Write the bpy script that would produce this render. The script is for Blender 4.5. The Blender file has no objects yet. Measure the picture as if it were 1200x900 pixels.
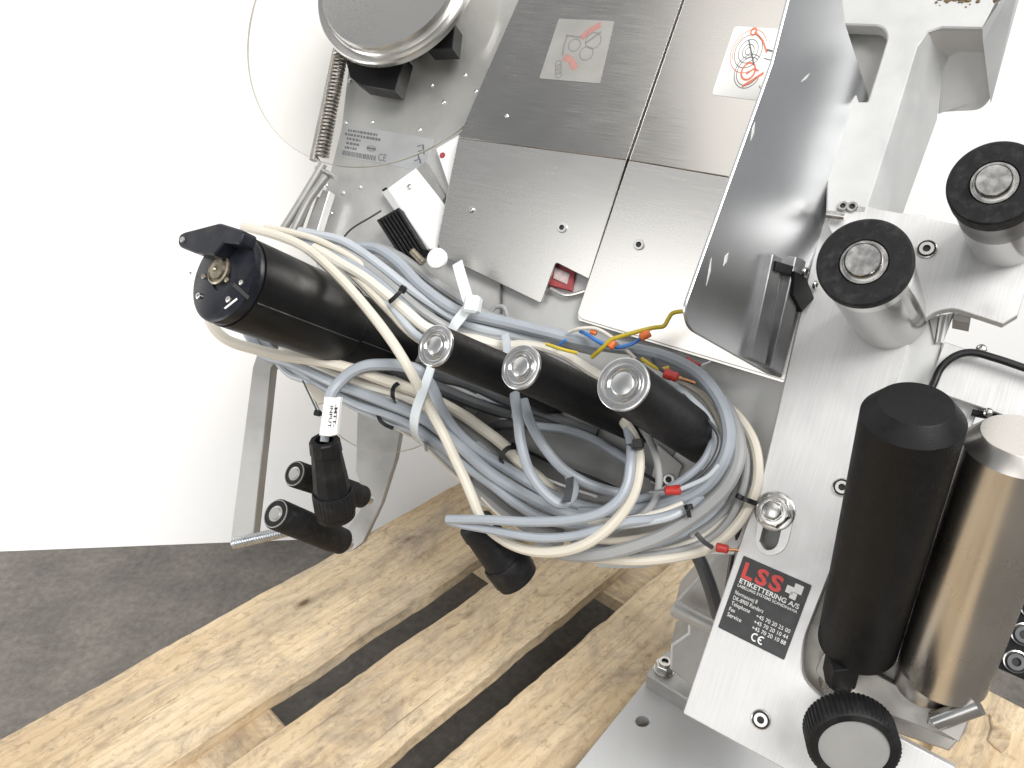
import bpy, bmesh, math, random
from mathutils import Vector, noise
from mathutils.geometry import tessellate_polygon
random.seed(7)
R_ = math.radians
sc = bpy.context.scene
COL = sc.collection
# ------------------------------------------------------------ camera
PITCH = R_(27.3)
CAMZ = 0.784
FPX = 870.0
cam_d = bpy.data.cameras.new('camera')
cam = bpy.data.objects.new('camera', cam_d)
COL.objects.link(cam)
cam.location = (0, 0, CAMZ)
cam.rotation_euler = (R_(90) - PITCH, 0, 0)
cam_d.sensor_width = 36.0
cam_d.lens = 36.0 * FPX / 1200.0
cam_d.clip_start = 0.01
cam_d.clip_end = 60
sc.camera = cam
# ------------------------------------------------------------ world, lamps, exposure
w = bpy.data.worlds.new('World')
sc.world = w
w.use_nodes = True
bg = w.node_tree.nodes['Background']
bg.inputs['Color'].default_value = (0.93, 0.96, 1.0, 1)
bg.inputs['Strength'].default_value = 0.25

def area(name, loc, aim, size, energy, color=(1, 1, 1), sy=None):
    l = bpy.data.lights.new(name, 'AREA')
    l.energy = energy
    l.color = color
    l.shape = 'RECTANGLE' if sy else 'SQUARE'
    l.size = size
    if sy:
        l.size_y = sy
    o = bpy.data.objects.new(name, l)
    COL.objects.link(o)
    o.location = loc
    d = Vector(aim) - Vector(loc)
    o.rotation_euler = d.to_track_quat('-Z', 'Y').to_euler()
    return o

area('softbox_key', (.9, -1.15, 2.6), (0.0, .85, .4), 1.3, 74, (1, .985, .965))
area('added_left_fill', (-1.25, -1.6, 1.4), (0.05, .6, .5), 1.5, 12, (1, .985, .965))  # unseen fill, added so plates and covers mirror a bright area
area('added_ceiling_fill', (-.3, -.45, 2.6), (-.1, .5, .5), .9, 4.6, (1, .96, .91), sy=1.3)  # unseen fill added to lighten the upper covers by reflection
area('added_backdrop_fill', (-1.5, .25, .3), (-.9, .97, .45), .6, 7, (1, .99, .98))  # unseen fill added to whiten the backdrop wall
sc.view_settings.view_transform = 'Standard'
sc.view_settings.look = 'None'
sc.view_settings.exposure = 0.45
sc.view_settings.gamma = 1
sc.view_settings.use_curve_mapping = False
sc.cycles.use_denoising = True
sc.cycles.max_bounces = 8
sc.cycles.transparent_max_bounces = 12

# ------------------------------------------------------------ camera-ray helpers (pixel of the 1200x900 photo + depth -> world)
CR = Vector((1, 0, 0))
CF = Vector((0, math.cos(PITCH), -math.sin(PITCH)))
CD = Vector((0, -math.sin(PITCH), -math.cos(PITCH)))
CO = Vector((0, 0, CAMZ))

def cv(x, y, z):
    return CR * x + CD * y + CF * z

def ray(px, py):
    return cv((px - 600) / FPX, (py - 450) / FPX, 1)

def P(px, py, z):
    return CO + ray(px, py) * z

class Plane:
    def __init__(s, n=None, c=None, pts=None, up=None):
        if pts:
            a, b, d = [p - CO for p in pts]
            N = (b - a).cross(d - a).normalized()
            if N.dot(CF) < 0:
                N = -N
            s.N = N
            s.k = N.dot(a)
        else:
            V = cv(*n)
            s.k = c / V.length
            s.N = V.normalized()
        t = up or cv(-.285, .958, 0)                # the machine's long direction in the picture
        s.B = (t - s.N * t.dot(s.N)).normalized()
        s.A = s.B.cross(s.N).normalized()
        if s.A.dot(CR) < 0:
            s.A = -s.A
    def pt(s, px, py, h=0):
        r = ray(px, py)
        return CO + r * ((s.k - h) / r.dot(s.N))
    def z(s, px, py, h=0):
        r = ray(px, py)
        return (s.k - h) / r.dot(s.N)
    def l2(s, p):
        d = p - CO
        return (d.dot(s.A), d.dot(s.B))
    def w(s, a, b, h=0):
        return CO + s.A * a + s.B * b + s.N * (s.k - h)

PM = Plane((.36, .15, 1), .66)          # back side plate of the machine
PL = Plane((.58, .22, 1), .66)          # front mounting plate

# ------------------------------------------------------------ mesh collector
class MB:
    def __init__(s):
        s.v = []; s.f = []; s.uv = []; s.m = []
    def face(s, idx, uvs=None, m=0):
        s.f.append(tuple(idx)); s.uv.append(uvs); s.m.append(m)
    def add(s, pts):
        n = len(s.v); s.v.extend(pts); return list(range(n, n + len(pts)))

WO = {}

def obj(name, mb, mats, parent=None, smooth=True, angle=35, origin=None):
    if not isinstance(mats, (list, tuple)):
        mats = [mats]
    lo = Vector([min(v[i] for v in mb.v) for i in range(3)])
    hi = Vector([max(v[i] for v in mb.v) for i in range(3)])
    o0 = origin or (lo + hi) / 2
    me = bpy.data.meshes.new(name)
    me.from_pydata([v - o0 for v in mb.v], [], mb.f)
    for m in mats:
        me.materials.append(m)
    me.polygons.foreach_set('material_index', mb.m)
    ul = me.uv_layers.new(name='UVMap')
    for p, u in zip(me.polygons, mb.uv):
        if u:
            for li, q in zip(p.loop_indices, u):
                ul.data[li].uv = q
        else:
            for li in p.loop_indices:
                c = me.vertices[me.loops[li].vertex_index].co
                ul.data[li].uv = (c.x, c.z)
    bm = bmesh.new(); bm.from_mesh(me)
    bmesh.ops.recalc_face_normals(bm, faces=bm.faces)
    bm.to_mesh(me); bm.free()
    if smooth:
        me.polygons.foreach_set('use_smooth', [True] * len(me.polygons))
        me.set_sharp_from_angle(angle=R_(angle))
    me.update()
    o = bpy.data.objects.new(name, me)
    COL.objects.link(o)
    if parent:
        o.parent = parent
        o.location = o0 - WO[parent]
    else:
        o.location = o0
    WO[o] = o0
    return o

def tag(o, label=None, cat=None, group=None, kind=None):
    if label: o['label'] = label
    if cat: o['category'] = cat
    if group: o['group'] = group
    if kind: o['kind'] = kind
    return o

def thing(name, label, cat, loc, group=None):
    o = bpy.data.objects.new(name, None)
    COL.objects.link(o)
    o.location = loc
    o.empty_display_size = .02
    WO[o] = Vector(loc)
    return tag(o, label, cat, group)

def rnd(pts, seg=5):
    """pixel outline; points with a third value get rounded corners of about that many pixels"""
    out = []
    n = len(pts)
    for i, p in enumerate(pts):
        if len(p) < 3:
            out.append((p[0], p[1])); continue
        a = Vector(pts[i - 1][:2]); b = Vector(p[:2]); c = Vector(pts[(i + 1) % n][:2])
        r = p[2]
        p0 = b + (a - b).normalized() * min(r, (a - b).length * .49)
        p2 = b + (c - b).normalized() * min(r, (c - b).length * .49)
        for k in range(seg + 1):
            t = k / seg
            q = p0 * (1 - t) ** 2 + b * 2 * t * (1 - t) + p2 * t * t
            out.append((q.x, q.y))
    return out

def inset(loop, d):
    n = len(loop)
    ar = sum(loop[i][0] * loop[(i + 1) % n][1] - loop[(i + 1) % n][0] * loop[i][1] for i in range(n))
    s = 1 if ar > 0 else -1
    out = []
    for i in range(n):
        p0 = Vector(loop[i - 1]); p1 = Vector(loop[i]); p2 = Vector(loop[(i + 1) % n])
        e1 = (p1 - p0); e2 = (p2 - p1)
        if e1.length < 1e-9 or e2.length < 1e-9:
            out.append(tuple(p1)); continue
        e1.normalize(); e2.normalize()
        n1 = Vector((-e1.y, e1.x)) * s; n2 = Vector((-e2.y, e2.x)) * s
        b = n1 + n2
        if b.length < 1e-6:
            b = n1
        b.normalize()
        k = d / max(.35, b.dot(n1))
        out.append((p1.x + b.x * k, p1.y + b.y * k))
    return out

def prism2(mb, pl, outer, h, t, holes=(), bev=.0006, m=0, sm=None, back=False):
    """outline(s) in plane coordinates, front face at height h, thickness t, chamfered front edge"""
    sm = m if sm is None else sm
    loops = [list(outer)] + [list(x) for x in holes]
    fr = [inset(loops[0], bev)] + [inset(x, -bev) for x in loops[1:]]
    ids = []
    for L in fr:
        ids.append(mb.add([pl.w(a, b, h) for a, b in L]))
    flat = [i for s in ids for i in s]
    flat2 = [q for L in fr for q in L]
    tris = tessellate_polygon([[Vector((a, b, 0)) for a, b in L] for L in fr])
    for tr in tris:
        mb.face([flat[i] for i in tr], [flat2[i] for i in tr], m)
    for L, F, I in zip(loops, fr, ids):
        J = mb.add([pl.w(a, b, h - bev) for a, b in L])
        K = mb.add([pl.w(a, b, h - t) for a, b in L])
        n = len(L)
        for i in range(n):
            j = (i + 1) % n
            mb.face((I[i], I[j], J[j], J[i]), (F[i], F[j], L[j], L[i]), m)
            mb.face((J[i], J[j], K[j], K[i]), (L[i], L[j], L[j], L[i]), sm)
        if L is loops[0] and (back or not holes):
            bt = tessellate_polygon([[Vector((a, b, 0)) for a, b in L]])
            for tr in bt:
                mb.face([K[i] for i in tr], [L[i] for i in tr], sm)

def prism(mb, pl, px, h, t, holes=(), bev=.0006, m=0, sm=None):
    o = [pl.l2(pl.pt(x, y, h)) for x, y in rnd(px)]
    hs = [[pl.l2(pl.pt(x, y, h)) for x, y in rnd(q)] for q in holes]
    prism2(mb, pl, o, h, t, hs, bev, m, sm)

def frame(ax):
    ax = ax.normalized()
    t = Vector((0, 0, 1)) if abs(ax.z) < .9 else Vector((1, 0, 0))
    u = ax.cross(t).normalized()
    return u, ax.cross(u).normalized()

def lathe(mb, o, ax, prof, seg=32, m=0, rf=None, ms=None, cap0=True, cap1=True, uax=None):
    """profile (radius, distance along axis); rf(angle index, ring) scales the radius; ms = material per ring"""
    ax = ax.normalized()
    u, v = frame(ax)
    if uax is not None:
        u = (uax - ax * uax.dot(ax)).normalized(); v = ax.cross(u)
    rings = []
    for k, (r, t) in enumerate(prof):
        if r < 1e-7:
            rings.append(mb.add([o + ax * t]))
        else:
            rings.append(mb.add([o + ax * t + (u * math.cos(2 * math.pi * i / seg) + v * math.sin(2 * math.pi * i / seg)) * (r * (rf(i, k) if rf else 1)) for i in range(seg)]))
    L = 0
    for k in range(len(prof) - 1):
        a, b = rings[k], rings[k + 1]
        mm = ms[k] if ms else m
        dl = math.hypot(prof[k + 1][0] - prof[k][0], prof[k + 1][1] - prof[k][1])
        for i in range(seg):
            j = (i + 1) % seg
            u0, u1 = i / seg, (i + 1) / seg
            if len(a) == 1 and len(b) == 1: continue
            if len(a) == 1:
                mb.face((a[0], b[j], b[i]), ((u0, L), (u1, L + dl), (u0, L + dl)), mm)
            elif len(b) == 1:
                mb.face((a[i], a[j], b[0]), ((u0, L), (u1, L), (u0, L + dl)), mm)
            else:
                mb.face((a[i], a[j], b[j], b[i]), ((u0, L), (u1, L), (u1, L + dl), (u0, L + dl)), mm)
        L += dl
    if cap0 and len(rings[0]) > 1: mb.face(rings[0][::-1], None, ms[0] if ms else m)
    if cap1 and len(rings[-1]) > 1: mb.face(rings[-1], None, ms[-1] if ms else m)

def crom(pts, n=8):
    out = []
    q = [pts[0] * 2 - pts[1]] + list(pts) + [pts[-1] * 2 - pts[-2]]
    for i in range(1, len(q) - 2):
        p0, p1, p2, p3 = q[i - 1:i + 3]
        d0 = max((p1 - p0).length, 1e-6) ** .5; d1 = max((p2 - p1).length, 1e-6) ** .5; d2 = max((p3 - p2).length, 1e-6) ** .5
        t0 = 0; t1 = d0; t2 = t1 + d1; t3 = t2 + d2
        for k in range(n):
            t = t1 + (t2 - t1) * k / n
            A1 = p0 * ((t1 - t) / (t1 - t0)) + p1 * ((t - t0) / (t1 - t0))
            A2 = p1 * ((t2 - t) / (t2 - t1)) + p2 * ((t - t1) / (t2 - t1))
            A3 = p2 * ((t3 - t) / (t3 - t2)) + p3 * ((t - t2) / (t3 - t2))
            B1 = A1 * ((t2 - t) / (t2 - t0)) + A2 * ((t - t0) / (t2 - t0))
            B2 = A2 * ((t3 - t) / (t3 - t1)) + A3 * ((t - t1) / (t3 - t1))
            out.append(B1 * ((t2 - t) / (t2 - t1)) + B2 * ((t - t1) / (t2 - t1)))
    out.append(q[-2])
    return out

def tube(mb, pts, r, n=10, m=0, cap=True, flat=None):
    """round tube along points; flat=(width, thickness, normal) makes a strap instead"""
    N = len(pts)
    tg = [(pts[min(i + 1, N - 1)] - pts[max(i - 1, 0)]).normalized() for i in range(N)]
    u, v = frame(tg[0])
    rings = []; L = 0; Ls = []
    for i in range(N):
        if i:
            L += (pts[i] - pts[i - 1]).length
        Ls.append(L)
        u = (u - tg[i] * u.dot(tg[i])).normalized(); v = tg[i].cross(u)
        rr = r(i / (N - 1)) if callable(r) else r
        if flat:
            wd, th, nn = flat
            a = tg[i].cross(nn).normalized(); b = a.cross(tg[i]).normalized()
            rings.append(mb.add([pts[i] + a * (sx * wd / 2) + b * (sy * th / 2) for sx, sy in ((1, 1), (-1, 1), (-1, -1), (1, -1))]))
        else:
            rings.append(mb.add([pts[i] + (u * math.cos(2 * math.pi * k / n) + v * math.sin(2 * math.pi * k / n)) * rr for k in range(n)]))
    k_ = len(rings[0])
    for i in range(N - 1):
        for k in range(k_):
            j = (k + 1) % k_
            mb.face((rings[i][k], rings[i][j], rings[i + 1][j], rings[i + 1][k]),
                    ((k / k_ * .03, Ls[i]), ((k + 1) / k_ * .03, Ls[i]), ((k + 1) / k_ * .03, Ls[i + 1]), (k / k_ * .03, Ls[i + 1])), m)
    if cap:
        mb.face(rings[0][::-1], None, m); mb.face(rings[-1], None, m)

def boxv(mb, c, ax, ay, az, m=0, bev=.0008):
    """chamfered box with half-vectors ax, ay, az"""
    lx, ly, lz = ax.length, ay.length, az.length
    ux, uy, uz = ax / lx, ay / ly, az / lz
    b = min(bev, lx * .4, ly * .4, lz * .4)
    V = {}
    for sx in (-1, 1):
        for sy in (-1, 1):
            for sz in (-1, 1):
                for k, (dx, dy, dz) in enumerate(((0, b, b), (b, 0, b), (b, b, 0))):
                    V[sx, sy, sz, k] = mb.add([c + ux * sx * (lx - dx) + uy * sy * (ly - dy) + uz * sz * (lz - dz)])[0]
    def q(ids, uv=None): mb.face(ids, uv, m)
    for s in (-1, 1):
        q([V[s, a, d, 0] for a, d in ((-1, -1), (1, -1), (1, 1), (-1, 1))], [(a * ly, d * lz) for a, d in ((-1, -1), (1, -1), (1, 1), (-1, 1))])
        q([V[a, s, d, 1] for a, d in ((-1, -1), (1, -1), (1, 1), (-1, 1))], [(a * lx, d * lz) for a, d in ((-1, -1), (1, -1), (1, 1), (-1, 1))])
        q([V[a, d, s, 2] for a, d in ((-1, -1), (1, -1), (1, 1), (-1, 1))], [(a * lx, d * ly) for a, d in ((-1, -1), (1, -1), (1, 1), (-1, 1))])
    for s in (-1, 1):
        for r in (-1, 1):
            q([V[s, r, -1, 0], V[s, r, 1, 0], V[s, r, 1, 1], V[s, r, -1, 1]])
            q([V[s, -1, r, 0], V[s, 1, r, 0], V[s, 1, r, 2], V[s, -1, r, 2]])
            q([V[-1, s, r, 1], V[1, s, r, 1], V[1, s, r, 2], V[-1, s, r, 2]])
    for sx in (-1, 1):
        for sy in (-1, 1):
            for sz in (-1, 1):
                q([V[sx, sy, sz, 0], V[sx, sy, sz, 1], V[sx, sy, sz, 2]])

# ------------------------------------------------------------ materials
def nt(name):
    m = bpy.data.materials.new(name)
    m.use_nodes = True
    n = m.node_tree
    return m, n, n.nodes['Principled BSDF'], n.nodes.new, n.links.new

def ramp(n, pts):
    r = n.nodes.new('ShaderNodeValToRGB')
    e = r.color_ramp.elements
    while len(e) > 1: e.remove(e[-1])
    e[0].position = pts[0][0]; e[0].color = pts[0][1]
    for p, c in pts[1:]:
        x = e.new(p); x.color = c
    return r

def c4(c): return (c[0], c[1], c[2], 1)

def M(name, col, metal=0, rough=.5, var=.12, scale=60, bump=0, bscale=600, rvar=.1, brush=None, spec=.5, dirt=None, dscale=25, dcol=(.1, .08, .06), coat=0):
    m, n, b, new, link = nt(name)
    tc = new('ShaderNodeTexCoord')
    oi = new('ShaderNodeObjectInfo')
    add = new('ShaderNodeVectorMath'); add.operation = 'ADD'
    rv = new('ShaderNodeVectorMath'); rv.operation = 'SCALE'
    cmb = new('ShaderNodeCombineXYZ')
    for k in range(3): link(oi.outputs['Random'], cmb.inputs[k])
    link(cmb.outputs[0], rv.inputs[0]); rv.inputs['Scale'].default_value = 7.3
    link(tc.outputs['Object'], add.inputs[0]); link(rv.outputs[0], add.inputs[1])
    no = new('ShaderNodeTexNoise'); no.inputs['Scale'].default_value = scale; no.inputs['Detail'].default_value = 6
    link(add.outputs[0], no.inputs['Vector'])
    fac = no.outputs['Fac']
    lo = tuple(x * (1 - var) for x in col); hi = tuple(min(1, x * (1 + var)) for x in col)
    rp = ramp(n, [(.3, c4(lo)), (.7, c4(hi))])
    link(fac, rp.inputs['Fac'])
    colout = rp.outputs['Color']
    mr = new('ShaderNodeMapRange')
    mr.inputs['To Min'].default_value = max(.02, rough - rvar); mr.inputs['To Max'].default_value = min(1, rough + rvar)
    mr.inputs['From Min'].default_value = .3; mr.inputs['From Max'].default_value = .7
    link(fac, mr.inputs['Value'])
    rout = mr.outputs[0]
    bn = None
    if brush:
        mp = new('ShaderNodeMapping'); mp.inputs['Scale'].default_value = (brush[0], brush[1], 1)
        link(tc.outputs['UV'], mp.inputs['Vector'])
        bn = new('ShaderNodeTexNoise'); bn.inputs['Scale'].default_value = 1; bn.inputs['Detail'].default_value = 4
        link(mp.outputs[0], bn.inputs['Vector'])
        mx = new('ShaderNodeMix'); mx.data_type = 'RGBA'; mx.blend_type = 'MULTIPLY'
        mx.inputs['Factor'].default_value = brush[2] if len(brush) > 2 else .25
        rb = ramp(n, [(.3, (.55, .55, .55, 1)), (.7, (1, 1, 1, 1))]); link(bn.outputs['Fac'], rb.inputs['Fac'])
        link(colout, mx.inputs['A']); link(rb.outputs['Color'], mx.inputs['B'])
        colout = mx.outputs['Result']
        ad = new('ShaderNodeMath'); ad.operation = 'MULTIPLY_ADD'; ad.inputs[1].default_value = .18 * min(1, brush[2] / .2); 
        link(bn.outputs['Fac'], ad.inputs[0])
        sb = new('ShaderNodeMath'); sb.operation = 'SUBTRACT'; sb.inputs[1].default_value = .09 * min(1, brush[2] / .2)
        link(rout, sb.inputs[0]); link(sb.outputs[0], ad.inputs[2]); rout = ad.outputs[0]
    if dirt:
        dn = new('ShaderNodeTexNoise'); dn.inputs['Scale'].default_value = dscale; dn.inputs['Detail'].default_value = 8; dn.inputs['Roughness'].default_value = .65
        link(add.outputs[0], dn.inputs['Vector'])
        dr = ramp(n, [(.5, (0, 0, 0, 1)), (.78, (1, 1, 1, 1))]); link(dn.outputs['Fac'], dr.inputs['Fac'])
        ml = new('ShaderNodeMath'); ml.operation = 'MULTIPLY'; ml.inputs[1].default_value = dirt; link(dr.outputs['Color'], ml.inputs[0])
        dm = new('ShaderNodeMix'); dm.data_type = 'RGBA'; link(ml.outputs[0], dm.inputs['Factor'])
        link(colout, dm.inputs['A']); dm.inputs['B'].default_value = c4(dcol)
        colout = dm.outputs['Result']
        ra = new('ShaderNodeMath'); ra.operation = 'MULTIPLY_ADD'; ra.inputs[1].default_value = .25
        link(ml.outputs[0], ra.inputs[0]); link(rout, ra.inputs[2]); rout = ra.outputs[0]
    link(colout, b.inputs['Base Color']); link(rout, b.inputs['Roughness'])
    b.inputs['Metallic'].default_value = metal
    b.inputs['Specular IOR Level'].default_value = spec
    b.inputs['Coat Weight'].default_value = coat
    if bump:
        bt = new('ShaderNodeTexNoise'); bt.inputs['Scale'].default_value = bscale; bt.inputs['Detail'].default_value = 4
        link(add.outputs[0], bt.inputs['Vector'])
        bp = new('ShaderNodeBump'); bp.inputs['Strength'].default_value = bump; bp.inputs['Distance'].default_value = .0006
        link((bn or bt).outputs['Fac'], bp.inputs['Height']); link(bp.outputs[0], b.inputs['Normal'])
    return m

m_alu = M('brushed_aluminium', (.66, .66, .655), .5, .46, .03, 40, bump=.06, brush=(900, 25, .26), dirt=.16, dscale=18, dcol=(.45, .43, .40))
m_alu2 = M('milled_aluminium', (.64, .64, .63), .8, .42, .05, 40, brush=(60, 700, .2), dirt=.2, dscale=30, dcol=(.38, .36, .33))
m_alud = M('dull_aluminium', (.40, .395, .38), .75, .48, .08, 30, dirt=.35, dscale=22, dcol=(.22, .21, .19), bump=.05)
m_side = M('side_plate_metal', (.55, .55, .54), .75, .5, .07, 14, dirt=.6, dscale=12, dcol=(.30, .29, .27), bump=.04, bscale=900)
m_steel = M('brushed_stainless', (.53, .515, .49), 1, .24, .03, 9, bump=.012, brush=(30, 1500, .2), rvar=.03)
m_satin = M('satin_stainless', (.66, .645, .615), 1, .27, .03, 5, brush=(30, 500, .06), rvar=.02)
m_mirror = M('polished_stainless', (.54, .55, .56), 1, .35, .04, 9, rvar=.04, brush=(60, 8, .05))
m_chrome = M('polished_steel', (.58, .575, .56), 1, .2, .05, 30, rvar=.06)
m_body = M('roller_body_steel', (.33, .325, .315), 1, .15, .05, 30, rvar=.05)
m_dsteel = M('dark_steel', (.11, .105, .10), 1, .3, .08, 40)
m_hinge = M('dull_dark_aluminium', (.27, .27, .275), .8, .45, .1, 60, dirt=.4, dscale=50, dcol=(.08, .075, .07))
m_cap = M('turned_steel_cap', (.60, .60, .595), 1, .3, .03, 60, rvar=.03, brush=(40, 900, .15))
m_roll = M('satin_steel_roller', (.60, .575, .54), 1, .28, .06, 20, rvar=.04, brush=(60, 3, .05))
m_bolt = M('bolt_steel', (.56, .55, .53), 1, .28, .1, 200, rvar=.1)
m_zinc = M('zinc_plated_steel', (.66, .68, .70), 1, .3, .08, 100)
m_spring = M('spring_steel', (.40, .375, .34), 1, .36, .12, 200)
m_cast = M('cast_aluminium_paint', (.53, .535, .53), .4, .5, .04, 40, bump=.12, bscale=500, dirt=.12, dscale=24, dcol=(.42, .39, .34))
m_gunk = M('greasy_dirt', (.13, .085, .03), 0, .6, .5, 260, bump=.8, bscale=500)
m_foot = M('cast_foot_alloy', (.42, .415, .405), .6, .5, .08, 60, bump=.2, bscale=350, dirt=.25, dscale=40, dcol=(.25, .24, .22))
m_base = M('grey_painted_steel', (.50, .505, .505), .1, .42, .04, 30, bump=.06, bscale=800, dirt=.12, dscale=20, dcol=(.35, .34, .33))
m_yoke = M('worn_yoke_steel', (.40, .385, .36), .6, .5, .08, 40, dirt=.4, dscale=40, dcol=(.2, .17, .12))
m_knob = M('grey_knob_insert', (.31, .31, .305), .1, .45, .04, 40, dirt=.2, dscale=60, dcol=(.25, .24, .23))
m_back = M('shaded_grey_steel', (.20, .20, .198), .5, .5, .1, 30, dirt=.4, dscale=20, dcol=(.10, .095, .09))  # grey steel with shade put into its colour
m_black = M('black_anodised', (.007, .007, .0075), 0, .36, .2, 60, spec=.22, rvar=.08, dirt=.25, dscale=40, dcol=(.025, .024, .022), bump=.05, bscale=900)
m_blackm = M('black_matt_coating', (.006, .006, .0065), 0, .5, .2, 200, spec=.22, bump=.2, bscale=1600, rvar=.06, dirt=.15, dscale=60, dcol=(.035, .034, .033))
m_rubber = M('black_rubber', (.010, .010, .011), 0, .6, .3, 300, spec=.22, bump=.35, bscale=1200, dirt=.5, dscale=160, dcol=(.07, .068, .065))
m_plug = M('black_plug_plastic', (.010, .010, .011), 0, .5, .2, 100, spec=.22, bump=.15, bscale=500, dirt=.4, dscale=60, dcol=(.06, .058, .055))
m_navy = M('dark_blue_black_enamel', (.012, .014, .020), .05, .32, .25, 40, spec=.22, rvar=.1, dirt=.35, dscale=50, dcol=(.07, .065, .055))
m_gold = M('worn_brass_screw', (.30, .265, .205), .9, .42, .2, 300, dirt=.5, dscale=200)
m_grey = M('blue_grey_pvc', (.315, .345, .38), 0, .42, .05, 30, dirt=.28, dscale=26, dcol=(.20, .21, .22), bump=.04, bscale=900)
m_greyd = M('grey_pvc', (.30, .305, .305), 0, .45, .07, 30, dirt=.3, dscale=30, dcol=(.16, .16, .155), bump=.04)
m_greyl = M('light_grey_pvc', (.44, .475, .51), 0, .42, .05, 30, dirt=.25, dscale=26, dcol=(.28, .28, .27), bump=.04)
m_cream = M('cream_pvc', (.61, .57, .485), 0, .42, .05, 30, dirt=.25, dscale=30, dcol=(.40, .35, .27), bump=.04)
m_ivory = M('ivory_pvc', (.66, .63, .56), 0, .4, .04, 30, dirt=.2, dscale=30, dcol=(.45, .41, .33), bump=.04)
m_dcab = M('dark_grey_pvc', (.055, .058, .062), 0, .42, .15, 30, dirt=.3, dscale=40, dcol=(.11, .11, .105))
m_bcab = M('black_pvc', (.008, .008, .009), 0, .38, .2, 60)
m_blue = M('blue_wire', (.035, .17, .50), 0, .4, .1, 100)
m_yel = M('yellow_green_wire', (.52, .40, .03), 0, .42, .1, 100)
m_red = M('red_ferrule', (.42, .03, .025), 0, .35, .2, 300)
m_dred = M('diagram_red_print', (.60, .17, .10), 0, .45, .1, 300)
m_oran = M('orange_insulation', (.70, .16, .035), 0, .42, .15, 300)
m_copper = M('bare_copper', (.50, .26, .13), 1, .35, .3, 500)
m_tie = M('translucent_nylon', (.70, .75, .78), 0, .35, .03, 60)
m_tie.node_tree.nodes['Principled BSDF'].inputs['Subsurface Weight'].default_value = .0
m_white = M('white_plastic', (.80, .80, .79), 0, .4, .03, 40, dirt=.1, dscale=60, dcol=(.5, .48, .45))
m_wpaper = M('white_sticker', (.72, .715, .69), 0, .45, .03, 50, dirt=.1, dscale=40, dcol=(.5, .47, .42))
m_haze2 = M('pale_scuff', (.62, .62, .60), .2, .5, .1, 300)
m_haze = M('faded_sticker', (.30, .295, .275), .25, .4, .04, 40)
m_pinkw = M('pale_pink_plastic', (.50, .40, .39), 0, .45, .2, 300)
m_plate = M('silver_type_plate', (.50, .51, .52), .5, .4, .05, 40, dirt=.2, dscale=40, dcol=(.3, .3, .29))
m_label = M('charcoal_label', (.028, .029, .030), 0, .4, .1, 200, dirt=.25, dscale=90, dcol=(.07, .07, .07))
m_lred = M('red_print', (.62, .055, .05), 0, .45, .08, 200)
m_lwht = M('white_print', (.80, .80, .78), 0, .45, .03, 200)
m_lgry = M('grey_print', (.12, .12, .125), 0, .5, .1, 200)
m_lblk = M('black_print_and_recess_shade', (.02, .02, .02), 0, .5, .1, 200)  # real print, also painted shade inside screw recesses
m_pink = M('faded_red_print', (.33, .17, .15), 0, .5, .1, 200)
m_hazeg = M('faded_grey_print', (.17, .165, .16), 0, .5, .1, 200)
m_dial = M('red_dot_print', (.30, .05, .055), 0, .5, .1, 200)
m_wall = M('white_backdrop', (.91, .91, .905), 0, .8, .006, 3, bump=.02, bscale=60)

def clear_mat():
    m, n, b, new, link = nt('clear_acrylic')
    tr = new('ShaderNodeBsdfTransparent'); tr.inputs[0].default_value = (.98, .98, .973, 1)
    gl = new('ShaderNodeBsdfGlossy'); gl.inputs['Roughness'].default_value = .06; gl.inputs[0].default_value = (1, 1, 1, 1)
    mx = new('ShaderNodeMixShader'); mx.inputs[0].default_value = .025
    link(tr.outputs[0], mx.inputs[1]); link(gl.outputs[0], mx.inputs[2])
    link(mx.outputs[0], n.nodes['Material Output'].inputs['Surface'])
    return m
m_clear = clear_mat()
m_edge = M('acrylic_edge', (.46, .44, .38), 0, .3, .1, 40)

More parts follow.
